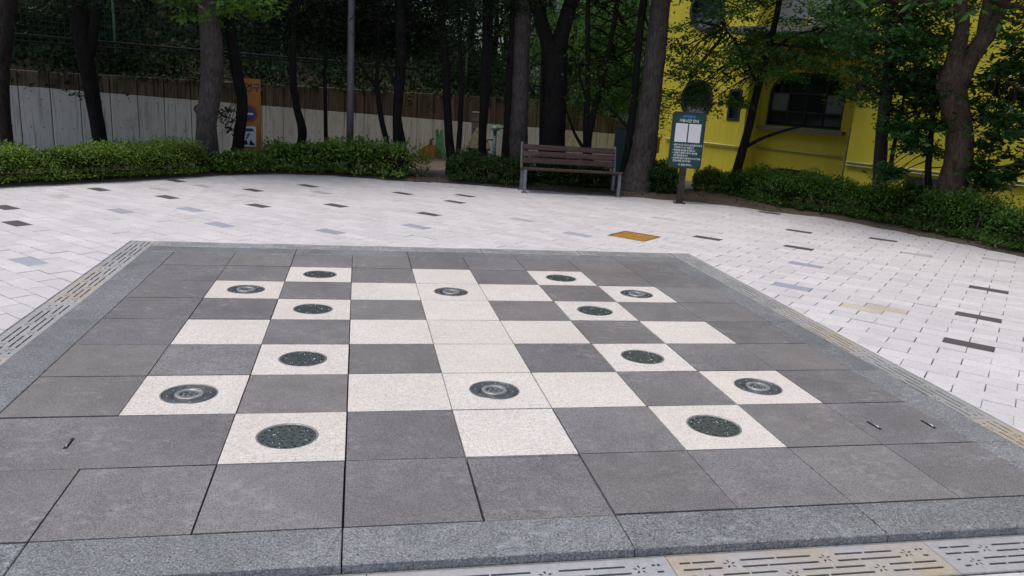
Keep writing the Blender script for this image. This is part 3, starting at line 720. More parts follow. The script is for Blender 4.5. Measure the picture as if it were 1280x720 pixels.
while t < 17.5:
    wd = .5+.02*math.sin(k*2.3); top = WT+.004*math.sin(k*5)-max(0, (t-13.5)*.18); g = .007
    mb = MB(); s0 = .004*math.sin(k*3.1)
    a, b = t+g, t+wd-g; c = .012
    V = [wpt(a, .3, -.35), wpt(b, .3, -.35), wpt(b, .3, top), wpt(a, .3, top), wpt(a, s0+c, -.35), wpt(b, s0+c, -.35), wpt(b, s0+c, top), wpt(a, s0+c, top), wpt(a+c, s0, -.35), wpt(b-c, s0, -.35), wpt(b-c, s0, top-.01), wpt(a+c, s0, top-.01)]
    mb.add(V, [(0, 3, 2, 1), (3, 7, 6, 2), (0, 4, 7, 3), (1, 2, 6, 5), (4, 8, 11, 7), (9, 5, 6, 10), (8, 9, 10, 11), (7, 11, 10, 6)])
    pl = mb.build('wall_panel', 'wall_two_tone', wo)
    if t > -3.5:
        tb = MB()
        for zz in (.35, .85):
            for tt in (a+.14, b-.14):
                cpt = wpt(tt, s0-.001, zz+.02*math.sin(k+tt)); u = np.array((WD[0], WD[1], 0)); n_ = np.array((-WN[0], -WN[1], 0))
                ring = [cpt+u*.011*math.cos(q*math.pi/3)+np.array((0, 0, .011))*math.sin(q*math.pi/3)+n_*.0015 for q in range(6)]; tb.add(ring, [(0, 1, 2, 3, 4, 5)])
        tb.build('tie_hole', 'black_void', pl)
    t += wd; k += 1
core = MB().hexa([wpt(-7.2, .03, -.4), wpt(13.6, .03, -.4), wpt(13.6, .28, -.4), wpt(-7.2, .28, -.4)], [wpt(-7.2, .03, WT-.03), wpt(13.6, .03, WT-.03), wpt(13.6, .28, WT-.03), wpt(-7.2, .28, WT-.03)]).build('joint_core', 'black_void', wo)
# murals painted on the wall
wn3 = np.array((-WN[0], -WN[1], 0)); wp0 = wpt(0, 0, 0)
def wuv(px, py):
    p = hitplane(px, py, wp0, wn3); return float(np.dot(p[:2]-WA, WD)), float(p[2])
def wall_shape(name, pts, mat, parent, lift):
    V, F = plate(pts, [], lift-.002, lift, lambda x, y, z: tuple(wpt(x, -z, y))); return link(name, mk(name, np.array(V)-wloc(parent), F), mat, parent)
pu, pzc = wuv(537, 199); u1, _ = wuv(552, 199); prx = u1-pu; pry = prx*1.05
mur = link('pumpkin_mural', mk('m', np.array(plate([(pu+prx*.98*math.cos(a)*(1+.04*math.cos(5*a)), pzc+pry*math.sin(a)*(1-.06*abs(math.cos(a*2)))) for a in np.linspace(0, 2*math.pi, 40)[:-1]], [], .012, .014, lambda x, y, z: tuple(wpt(x, -z, y)))[0])-wloc(wo), plate([(pu+prx*.98*math.cos(a)*(1+.04*math.cos(5*a)), pzc+pry*math.sin(a)*(1-.06*abs(math.cos(a*2)))) for a in np.linspace(0, 2*math.pi, 40)[:-1]], [], .012, .014)[1]), 'mural_orange', wo)
wall_shape('pumpkin_stem', [(pu-.05, pzc+pry*.9), (pu+.06, pzc+pry*.9), (pu+.05, pzc+pry*1.2), (pu+.12, pzc+pry*1.3), (pu+.1, pzc+pry*1.38), (pu-.02, pzc+pry*1.28)], 'mural_stem', wo, .017)
for q in (-.5, 0, .5): wall_shape('pumpkin_rib', [(pu+prx*q*.9-.012, pzc+pry*.8), (pu+prx*q*.9+.012, pzc+pry*.8), (pu+prx*q*1.25+.012, pzc), (pu+prx*q*.9+.012, pzc-pry*.8), (pu+prx*q*.9-.012, pzc-pry*.8), (pu+prx*q*1.25-.012, pzc)], 'orange_rim', wo, .017)
gp = [wuv(x, y) for x, y in ((541, 214), (562, 213), (556, 190), (554, 172), (553, 161), (550, 163), (549, 170), (547, 160), (544, 163), (545, 175), (542, 192))]
wall_shape('green_mural', gp, 'mural_green', wo, .014)

# fence on top of the slope
fo = empty('mesh_fence', wpt(0, .55, 1.35), 'green wire mesh fence on posts above the retaining wall', 'fence')
FT = 2.75
tt = -6.5; prev = None
while tt < 14.6:
    b = wpt(tt, .6, 1.25); MB().tube([b, b+(0, 0, FT-1.2)], [.028, .028], 8).build('post', 'fence_post', fo, True)
    if prev is not None:
        mb = MB(); z = 1.45
        while z < FT: mb.bar(wpt(prev, .58, z), wpt(tt, .58, z), .007, .007); z += .1
        x = prev+.05
        while x < tt: mb.bar(wpt(x, .585, 1.42), wpt(x, .585, FT), .005, .005); x += .1
        mb.build('mesh_panel', 'fence_green', fo)
    prev = tt; tt += 1.72
for za, zb_, lab in ((2.15, 1.95, 'upper'), (1.97, 1.88, 'lower')):
    P = [wpt(q, .3, za+(zb_-za)*(q+7)/12-.06*math.sin((q+7)/12*math.pi)) for q in np.linspace(-7, 9, 12)]
    c = MB().tube(P, [.022]*12, 6, 2).build('utility_cable', 'cable_black', None, True); tag(c, f'{lab} of two black cables strung along the fence above the wall', 'cable')

# ================================================================== YELLOW BUILDING
F3 = np.array((FN[0], FN[1], 0))
def fpt(s, d, z):   # s along facade, d out from it
    p = FB+FD*s+FN*d; return np.array((p[0], p[1], z))
def fuv(px, py, d=0):
    p = hitplane(px, py, fpt(0, d, 0), F3); return float(np.dot(p[:2]-FB, FD)), float(p[2])
yb = empty('yellow_building', fpt(0, 0, -.35), 'bright yellow building with arched and round windows behind the hedge', 'building')
REC = -.6
sL = fuv(935, 120)[0]; sR = fuv(1066, 150)[0]; s_min = fuv(826, 120)[0]; s_max = fuv(1280, 150)[0]+6
fm = lambda d0: (lambda x, y, z: tuple(fpt(x, d0+z, y)))
ZT = 8.5
cu, cv = fuv(884, 12); cr = fuv(906, 12)[0]-cu
cu2, cv2 = fuv(871, 124); cr2 = cr*.95
wx0, wz0 = fuv(908, 150); wx1, wz1 = fuv(929, 112)
V, F = plate(rect(s_min, sL, -.4, ZT), [circ(cu, cv, cr, n=32), circ(cu2, cv2, cr2, n=32), rect(wx0, wx1, wz0, wz1)], -.25, 0, fm(0)); link('wall', mk('wall', np.array(V)-wloc(yb), F), 'yellow_paint', yb)
gx0, gz0 = fuv(1123, 262); gx1, gz1 = fuv(1212, 229)
V, F = plate(rect(sR, s_max, -.4, ZT), [rect(gx0, gx1+.15, -.2, gz1)], -.25, 0, fm(0)); link('wall', mk('wall', np.array(V)-wloc(yb), F), 'yellow_paint', yb)
V, F = plate(rect(gx0, gx1+.15, -.2, gz1), [], -.12, -.1, fm(0)); link('basement_shutter', mk('x', np.array(V)-wloc(yb), F), 'grey_panel', yb)
ax0, az0 = fuv(956, 156, REC); ax1, az1 = fuv(1062, 92, REC)
def arch(x0, x1, z0, z1, k=.33, n=10):
    w2 = (x1-x0)*k; o = [(x0, z0), (x1, z0)]; h = (z1-z0)*.42
    o += [(x1-w2+w2*math.cos(a), z1-h+h*math.sin(a)) for a in np.linspace(0, math.pi/2, n)]
    o += [(x0+w2-w2*math.sin(a), z1-h+h*math.cos(a)) for a in np.linspace(0, math.pi/2, n)]
    return o
lx0, lz1 = fuv(953, 207, REC); lx1, _ = fuv(1045, 220, REC)
low = arch(lx0, lx1, -.38, lz1)
V, F = plate(rect(sL, sR, -.4, ZT), [arch(ax0, ax1, az0, az1), low], -.2, 0, fm(REC)); link('bay_wall', mk('w', np.array(V)-wloc(yb), F), 'yellow_paint', yb)
for s, nm in ((sL, 1), (sR, -1)):
    mb = MB(); mb.hexa([fpt(s-.1 if nm > 0 else s-.002, REC-.2, -.4), fpt(s+.002 if nm > 0 else s+.1, REC-.2, -.4), fpt(s+.002 if nm > 0 else s+.1, -.25, -.4), fpt(s-.1 if nm > 0 else s-.002, -.25, -.4)], [fpt(s-.1 if nm > 0 else s-.002, REC-.2, ZT), fpt(s+.002 if nm > 0 else s+.1, REC-.2, ZT), fpt(s+.002 if nm > 0 else s+.1, -.25, ZT), fpt(s-.1 if nm > 0 else s-.002, -.25, ZT)]); mb.build('reveal', 'yellow_paint', yb)
V, F = plate(low, [], -.16, -.15, fm(REC)); link('basement_arch', mk('x', np.array(V)-wloc(yb), F), 'win_frame', yb)
# window with panes
A_ = arch(ax0, ax1, az0, az1); fo2 = empty('x', (0, 0, 0), 'x', 'x'); bpy.data.objects.remove(fo2)
def inset(poly, d):
    c = np.mean(np.array(poly), axis=0); return [tuple(np.array(p)+(c-np.array(p))/np.linalg.norm(c-np.array(p))*d) for p in poly]
V, F = plate(A_, [inset(A_, .06)], -.14, -.04, fm(REC)); win = link('window', mk('w', np.array(V)-wloc(yb), F), 'win_frame', yb)
nc = 4; zs = [az0+.05, az0+(az1-az0)*.28, az0+(az1-az0)*.62, az1-.04]
for i in range(nc):
    for j in range(3):
        a = ax0+.05+(ax1-ax0-.1)*i/nc; b = ax0+.05+(ax1-ax0-.1)*(i+1)/nc
        zlo, zhi = zs[j]+.012, zs[j+1]-.012
        poly = rect(a+.015, b-.015, zlo, zhi)
        if j == 2 and i == 0: poly = [(a+.1, zlo), (b-.015, zlo), (b-.015, zhi), (a+.35, zhi-.02), (a+.16, zlo+.14)]
        if j == 2 and i == nc-1: poly = [(a+.015, zlo), (b-.1, zlo), (b-.16, zlo+.14), (b-.35, zhi-.02), (a+.015, zhi)]
        V, F = plate(poly, [], -.1, -.09-random.random()*.004, fm(REC)); link('pane', mk('p', np.array(V)-wloc(yb), F), 'glass_curtain' if (i, j) in ((0, 1), (3, 1)) else 'glass_dark', win)
mb = MB()
for i in range(1, nc): x = ax0+.05+(ax1-ax0-.1)*i/nc; mb.bar(fpt(x, REC-.08, az0+.03), fpt(x, REC-.08, az1-.03), .035, .04)
for z in zs[1:3]: mb.bar(fpt(ax0+.04, REC-.083, z), fpt(ax1-.04, REC-.083, z), .04, .03)
mb.build('mullions', 'win_frame', win)
mb = MB().bar(fpt(ax0-.12, REC+.05, az0-.05), fpt(ax1+.12, REC+.05, az0-.05), .22, .07); mb.build('window_sill', 'grey_trim', yb)
for (u, v, rr) in ((cu, cv, cr), (cu2, cv2, cr2)):
    V, F = plate(circ(u, v, rr*.998, n=32), [circ(u, v, rr*.86, n=32)], -.2, .025, fm(0)); w2 = link('round_window', mk('w', np.array(V)-wloc(yb), F), 'win_frame', yb)
    for top in (0, 1):
        pts = [(u+rr*.85*math.cos(a), v-rr*.18+(.012 if top else -.012)*0+rr*.85*math.sin(a)*(1)) for a in []]
        half_c = [(u+rr*.855*math.cos(a), v+rr*.855*math.sin(a)) for a in (np.linspace(R(-12), R(192), 20) if top else np.linspace(R(192), R(348), 16))]
        V, F = plate(half_c, [], -.12, -.1, fm(0)); link('pane', mk('p', np.array(V)-wloc(yb), F), 'glass_teal' if top else 'glass_curtain', w2)
    MB().bar(fpt(u-rr*.85, -.09, v-rr*.18), fpt(u+rr*.85, -.09, v-rr*.18), .05, .05).build('transom', 'win_frame', w2)
V, F = plate(rect(wx0+.002, wx1-.002, wz0+.002, wz1-.002), [rect(wx0+.05, wx1-.05, wz0+.05, wz1-.05)], -.18, .015, fm(0)); w2 = link('window', mk('w', np.array(V)-wloc(yb), F), 'win_frame', yb)
for a, b in ((wz0+.05, (wz0+wz1)/2-.05), ((wz0+wz1)/2-.03, wz1-.05)):
    V, F = plate(rect(wx0+.051, wx1-.051, a, b), [], -.12, -.1, fm(0)); link('pane', mk('p', np.array(V)-wloc(yb), F), 'glass_teal', w2)
# ledge over the bay, upper band, conduit, downpipe
zl = fuv(1020, 39, .75)[1]
MB().hexa([fpt(sL-.25, REC, zl), fpt(sR+.2, REC, zl), fpt(sR+.2, .75, zl), fpt(sL-.25, .75, zl)], [fpt(sL-.25, REC, zl+.12), fpt(sR+.2, REC, zl+.12), fpt(sR+.2, .75, zl+.12), fpt(sL-.25, .75, zl+.12)]).build('ledge', 'grey_trim', yb)
for i in range(3):
    a = sL+.1+(sR-sL-.2)*i/3; b = sL+.1+(sR-sL-.2)*(i+1)/3; V, F = plate(rect(a+.03, b-.03, zl+.3, zl+1.6), [], 0.02, .05, fm(REC)); link('upper_pane', mk('p', np.array(V)-wloc(yb), F), 'glass_curtain', yb)
cz0 = fuv(935, 184)[1]; cz1 = fuv(1160, 215)[1]
mb = MB().tube([fpt(s_min+.3, .03, cz0), fpt(sL, .03, cz0-.01)], [.018, .018], 8); mb.tube([fpt(sL+.02, REC+.03, cz0), fpt(sR-.25, REC+.03, cz0-.03)], [.016, .016], 8); mb.tube([fpt(sR+.02, .03, cz1+.02), fpt(s_max, .03, cz1-.02)], [.022, .022], 8); mb.tube([fpt(sR+.02, .03, cz1-.04), fpt(s_max, .03, cz1-.08)], [.018, .018], 8)
mb.build('conduit', 'conduit', yb, True)
MB().tube([fpt(sR-.16, REC+.08, -.4), fpt(sR-.16, REC+.08, zl)], [.05, .05], 12).build('downpipe', 'conduit', yb, True)
MB().tube([fpt(sR-.3, REC+.06, -.4), fpt(sR-.3, REC+.06, 1.0), fpt(sR-.2, REC+.06, 1.4)], [.022]*3, 8, 4).build('downpipe', 'conduit', yb, True)
# rear shell and roof
MB().hexa([fpt(s_min, -8, -.4), fpt(s_max, -8, -.4), fpt(s_max, -7.8, -.4), fpt(s_min, -7.8, -.4)], [fpt(s_min, -8, ZT), fpt(s_max, -8, ZT), fpt(s_max, -7.8, ZT), fpt(s_min, -7.8, ZT)]).build('rear_wall', 'yellow_paint', yb)
MB().hexa([fpt(s_min, -7.8, -.4), fpt(s_min+.2, -7.8, -.4), fpt(s_min+.2, -.251, -.4), fpt(s_min, -.251, -.4)], [fpt(s_min, -7.8, ZT), fpt(s_min+.2, -7.8, ZT), fpt(s_min+.2, -.251, ZT), fpt(s_min, -.251, ZT)]).build('end_wall', 'yellow_paint', yb)
MB().hexa([fpt(s_min-.2, -8.2, ZT+.002), fpt(s_max+.2, -8.2, ZT+.002), fpt(s_max+.2, .3, ZT+.002), fpt(s_min-.2, .3, ZT+.002)], [fpt(s_min-.2, -8.2, ZT+.25), fpt(s_max+.2, -8.2, ZT+.25), fpt(s_max+.2, .3, ZT+.25), fpt(s_min-.2, .3, ZT+.25)]).build('roof', 'grey_trim', yb)
MB().hexa([fpt(s_min+.2, -1.8, -.38), fpt(s_max, -1.8, -.38), fpt(s_max, -1.7, -.38), fpt(s_min+.2, -1.7, -.38)], [fpt(s_min+.2, -1.8, ZT), fpt(s_max, -1.8, ZT), fpt(s_max, -1.7, ZT), fpt(s_min+.2, -1.7, ZT)]).build('inner_wall', 'win_frame', yb)

# ================================================================== SMALL THINGS BY THE WALL
# stone oven with a pitched hood and chimney
dep = 17.5; p = D(597, 200, dep); zg = -.3; base = np.array((p[0], p[1], zg)); fa = math.atan2(CAM[1]-p[1], CAM[0]-p[0])+math.pi/2
hz = lambda py: float(D(597, py, dep)[2]-zg)
o = empty('garden_oven', base, 'small grey stone garden oven with pitched hood and chimney by the white wall', 'oven', rz=fa)
MB().box(-.22, .22, -.2, .25, 0, hz(187), .01).build('body', 'kiln_brick', o, local=True)
MB().box(-.12, .12, -.206, -.19, hz(196), hz(189)).build('mouth', 'black_void', o, local=True)
zr = hz(187)+.002; zp = hz(160)
MB().add([(-.27, -.25, zr), (.27, -.25, zr), (.27, .3, zr), (-.27, .3, zr), (-.27, -.25, zr+.05), (.27, -.25, zr+.05), (.27, .3, zr+.05), (-.27, .3, zr+.05), (-.06, .0, zp), (.06, .0, zp), (.06, .1, zp), (-.06, .1, zp)], [(3, 2, 1, 0), (0, 1, 5, 4), (1, 2, 6, 5), (2, 3, 7, 6), (3, 0, 4, 7), (4, 5, 9, 8), (5, 6, 10, 9), (6, 7, 11, 10), (7, 4, 8, 11), (8, 9, 10, 11)]).build('hood', 'kiln_roof', o, local=True)
ck = MB().box(-.17, .02, .1, .28, zr+.2, hz(140), .01).build('chimney', 'kiln_brick', o, local=True)
for k in range(4): z = zr+.3+k*.16; MB().box(-.175, .025, .095, .285, z, z+.02).build('chimney_band', 'grey_trim', ck, local=True)
# hand pump
dep = 17.2; p = D(617, 200, dep); base = np.array((p[0], p[1], zg)); fa = math.atan2(CAM[1]-p[1], CAM[0]-p[0])+math.pi/2
o = empty('water_pump', base, 'dark green iron hand pump standing between the oven and the trees', 'pump', rz=fa)
hz = lambda py: float(D(617, py, dep)[2]-zg)
MB().tube([(0, 0, 0), (0, 0, hz(163))], [.045, .04], 12).build('barrel', 'teal_box', o, True, True)
MB().lathe([(.09, hz(163)), (.1, hz(160)), (.07, hz(158)), (.0001, hz(156))], 14).build('cap', 'teal_box', o, True, True)
MB().tube([(0, 0, hz(161)), (.15, 0, hz(159)), (.26, 0, hz(162))], [.025, .02, .02], 8, 3).build('handle', 'teal_box', o, True, True)
MB().tube([(0, 0, hz(175)), (-.14, 0, hz(174)), (-.17, 0, hz(178))], [.025, .022, .022], 8, 3).build('spout', 'teal_box', o, True, True)
MB().box(-.14, .14, -.14, .14, 0, .08, .01).build('plinth', 'kiln_brick', o, local=True)
# utility cabinet and warning plate between tree and building
dep = 14.5; p = D(776, 200, dep); base = np.array((p[0], p[1], -.3)); fa = math.atan2(CAM[1]-p[1], CAM[0]-p[0])+math.pi/2; hz = lambda py: float(D(776, py, dep)[2]+.3)
o = empty('utility_cabinet', base, 'grey green utility cabinet behind the bench end', 'cabinet', rz=fa)
MB().box(-.15, .15, 0, .3, 0, hz(160), .01).build('body', 'teal_box', o, local=True)
d_ = MB().box(-.125, .125, -.012, -.001, .15, hz(165)).build('door', 'teal_box', o, local=True); MB().box(.08, .1, -.03, -.0125, .5, .6).build('handle', 'steel_bolt', d_, local=True)
MB().box(-.17, .17, -.03, .33, hz(160)+.002, hz(158)+.01, .008).build('lid', 'grey_trim', o, local=True)
dep = 13.9; p = D(817, 176, dep); base = np.array((p[0], p[1], -.3)); fa = math.atan2(CAM[1]-p[1], CAM[0]-p[0])+math.pi/2; hz = lambda py: float(D(817, py, dep)[2]+.3)
o = empty('warning_plate', base, 'small orange square warning plate on a short stake beside the leaning trunk', 'sign', rz=fa)
MB().box(-.015, .015, 0, .02, 0, hz(178)).build('stake', 'grey_trim', o, local=True)
pn = MB().box(-.11, .11, -.012, -.001, hz(191), hz(171)).build('plate', 'orange_board', o, local=True)
V, F = plate(circ(.02, hz(178), .05, n=16), [circ(.02, hz(178), .03, n=16)], .0125, .014, lambda x, y, z: (x, -z, y)); link('symbol', mk('s', V, F), 'ink_white', pn)
MB().box(-.05, .08, -.014, -.0125, hz(187), hz(185)).build('line', 'ink_white', pn, local=True)

# far building in the gap
o = empty('distant_building', (17.5, 40, -.3), 'pale distant building with blue panels seen between the trunks', 'building')
MB().box(9, 27, 40, 46, -.3, 11).build('wall', 'far_white', o)
for i, x in enumerate(np.arange(9.6, 26, 2.4)):
    for z in (1.2, 4.2, 7.4):
        f = MB().box(x, x+1.5, 39.93, 39.99, z, z+1.6).build('window', 'glass_teal', o)
        MB().box(x-.08, x+1.58, 39.86, 39.925, z-.14, z-.03).build('sill', 'grey_trim', f)
for x, z, hh_ in ((11.9, 4.6, 2.4), (14.4, 5.6, .7)): MB().box(x, x+.75, 39.7, 39.85, z, z+hh_).build('blue_panel', 'far_blue', o)

# ================================================================== HEDGES
def hedge(name, label, x0, x1, off, dp, ht, mat, n_per_m, ls, group='clipped hedges round the paving', cat='hedge', core=True, stems=True, fuzz=.085, lw=.5, tops=None):
    n = max(6, int(abs(x1-x0)/12)); cx = np.linspace(x0, x1, n); of_ = np.interp((cx-x0)/(x1-x0), *off) if isinstance(off, tuple) else np.full(n, off)
    C = np.array([edge_at(x, f_+dp/2) for x, f_ in zip(cx, of_)]); E0 = np.array([edge_at(x, f_) for x, f_ in zip(cx, of_)]); E1 = np.array([edge_at(x, f_+dp) for x, f_ in zip(cx, of_)])
    seg = np.r_[0, np.cumsum(np.linalg.norm(np.diff(C, axis=0), axis=1))]; L = seg[-1]; mid = C[n//2]; zb_ = soil_z(*mid)
    o = empty(name, (mid[0], mid[1], zb_), label, cat, group)
    rng = np.random.default_rng(int(abs(x0)*7+abs(x1)*3+11))
    N_ = int(n_per_m*L); u = rng.uniform(0, 1, N_)*L
    K = 14; ph = rng.uniform(0, 6.28, (K, 2)); fr = rng.uniform(.8, 6, (K, 2))
    th = rng.uniform(-.12, 1.12, N_)*math.pi
    lump = sum(np.sin(u*fr[k, 0]*1.5+ph[k, 0]+th*fr[k, 1]) for k in range(K))/K
    rad = 1+lump*.5*fuzz/.05*.35+rng.normal(0, fuzz, N_)-np.abs(rng.normal(0, .09, N_))
    endf = np.clip(np.minimum(u, L-u)/.25, 0, 1)**.5
    sq = .55
    cxs = np.sign(np.cos(th))*np.abs(np.cos(th))**sq; czs = np.sign(np.sin(th))*np.abs(np.sin(th))**sq
    cc = np.stack([np.interp(u, seg, C[:, k]) for k in (0, 1)], 1); dv = np.stack([np.interp(u, seg, (E0-E1)[:, k]) for k in (0, 1)], 1)*.5
    P = np.zeros((N_, 3)); P[:, :2] = cc+dv*(cxs*rad*(.6+.4*endf))[:, None]
    hv = ht*(1+.09*np.sin(u*2.1+ph[0, 0])+.08*np.sin(u*5.3+ph[1, 0])+.05*np.sin(u*13.1+ph[2, 0]))
    if tops is not None: hv = hv*np.interp(u/L, np.linspace(0, 1, len(tops)), tops)
    P[:, 2] = zb_+.03+(hv-.03)*np.maximum(czs*rad*(.55+.45*endf), rng.uniform(-.04, .12, N_))
    # loose shoots above the clipped top
    S = int(N_*.08); us = rng.uniform(0, L, S); 
    Ps = np.zeros((S, 3)); Ps[:, :2] = np.stack([np.interp(us, seg, C[:, k]) for k in (0, 1)], 1)+np.stack([np.interp(us, seg, (E0-E1)[:, k]) for k in (0, 1)], 1)*rng.uniform(-.4, .45, S)[:, None]; Ps[:, 2] = zb_+np.interp(us, np.sort(u), hv[np.argsort(u)])*rng.uniform(.9, 1.17, S)
    V, F = leaves(np.vstack([P, Ps]), ls, ls*lw, .25, .6, .35, rng); V = V-np.array(o.location)
    link('foliage', mk('foliage', V, F), mat, o)['kind'] = 'stuff'
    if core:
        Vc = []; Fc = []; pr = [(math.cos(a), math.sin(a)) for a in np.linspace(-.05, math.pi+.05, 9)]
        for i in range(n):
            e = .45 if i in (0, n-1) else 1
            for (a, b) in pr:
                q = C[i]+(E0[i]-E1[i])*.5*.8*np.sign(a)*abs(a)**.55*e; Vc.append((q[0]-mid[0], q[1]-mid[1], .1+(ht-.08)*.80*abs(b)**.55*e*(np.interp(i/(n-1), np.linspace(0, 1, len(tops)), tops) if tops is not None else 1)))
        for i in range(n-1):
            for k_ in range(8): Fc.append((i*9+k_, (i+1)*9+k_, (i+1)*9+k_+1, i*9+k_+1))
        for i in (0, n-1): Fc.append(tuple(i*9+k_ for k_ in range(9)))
        link('inner_core', mk('inner_core', Vc, Fc), 'hedge_core', o)  # solid dark core added inside so the hedge is not see-through
    if stems:
        mb = MB()
        for k_ in range(int(L*9)):
            uu = rng.uniform(.1, L-.1); q = np.array([np.interp(uu, seg, C[:, i]) for i in (0, 1)])+np.array([np.interp(uu, seg, (E0-E1)[:, i]) for i in (0, 1)])*rng.uniform(-.1, .44)
            z0 = soil_z(*q); mb.tube([(q[0], q[1], z0-.02), (q[0]+rng.normal(0, .03), q[1]+rng.normal(0, .03), z0+ht*.45), (q[0]+rng.normal(0, .06), q[1]+rng.normal(0, .06), z0+ht*.8)], [.008, .006, .003], 5)
        mb.build('stems', 'stem_light', o)['kind'] = 'stuff'
    return o
hedge('hedge', 'long yellow-green clipped hedge in front of the white retaining wall', -330, 264, -.07, .8, .37, 'leaf_hedge', 6500, .038)
hedge('shrub_row', 'low light-green leafy shrub row at the foot of the notice board', 268, 345, -.06, .6, .25, 'leaf_hedge_light', 3200, .055, cat='shrub', group='shrubs along the wall', fuzz=.09)
hedge('shrub_row', 'fresh green bushy shrubs round the foot of the lamp post', 338, 470, -.05, .8, .44, 'leaf_hedge_light', 3300, .065, cat='shrub', group='shrubs along the wall', fuzz=.11, tops=(.75, .95, 1.0, 1.1, 1.05))
hedge('shrub_row', 'loose leafy shrub at the foot of the forked tree', 466, 508, -.04, .7, .46, 'leaf_hedge_light', 3000, .07, cat='shrub', group='shrubs along the wall', fuzz=.13)
hedge('shrub_row', 'thin leafy shrub in front of the painted pumpkin', 508, 540, .2, .5, .36, 'leaf_hedge', 900, .065, cat='shrub', group='shrubs along the wall', core=False, fuzz=.16)
hedge('hedge', 'dark green clump hedge between the pumpkin mural and the bench', 556, 662, -.04, .8, .40, 'leaf_hedge_dark', 3800, .055, lw=.3, fuzz=.08)
hedge('hedge', 'dark low hedge directly behind the bench', 664, 765, .35, .7, .36, 'leaf_hedge_dark', 3600, .055, fuzz=.08)
hedge('shrub', 'rounded dark shrub between the leaning trunk and the green sign', 803, 846, .35, .6, .38, 'leaf_hedge_dark', 4200, .06, cat='shrub', group='shrubs along the wall', fuzz=.1)
hedge('hedge', 'green clipped hedge from behind the green sign along the yellow building', 868, 1110, ((0, .18, .4, 1), (.95, .6, .22, .12)), .8, .46, 'leaf_privet', 6500, .04, tops=(.7, .85, 1, 1, 1))
hedge('hedge', 'green clipped hedge with bare lower stems at the foot of the thick brown trunk', 1112, 1222, .12, .8, .48, 'leaf_privet', 6500, .04)
hedge('hedge', 'low spreading green hedge past the thick brown trunk', 1226, 1700, .0, .9, .42, 'leaf_privet', 6500, .04, fuzz=.08)
# litter on the soil
V, F = leaves(np.array([(lambda q: (q[0], q[1], soil_z(*q)+.012))(edge_at(random.uniform(-100, 1400), random.uniform(.05, .9))) for _ in range(1500)]), .05, .028, 0, .25)
tag(link('leaf_litter', mk('leaf_litter', V, F), 'dead_leaf'), 'brown fallen leaves scattered on the soil strip', 'leaf litter', kind='stuff')

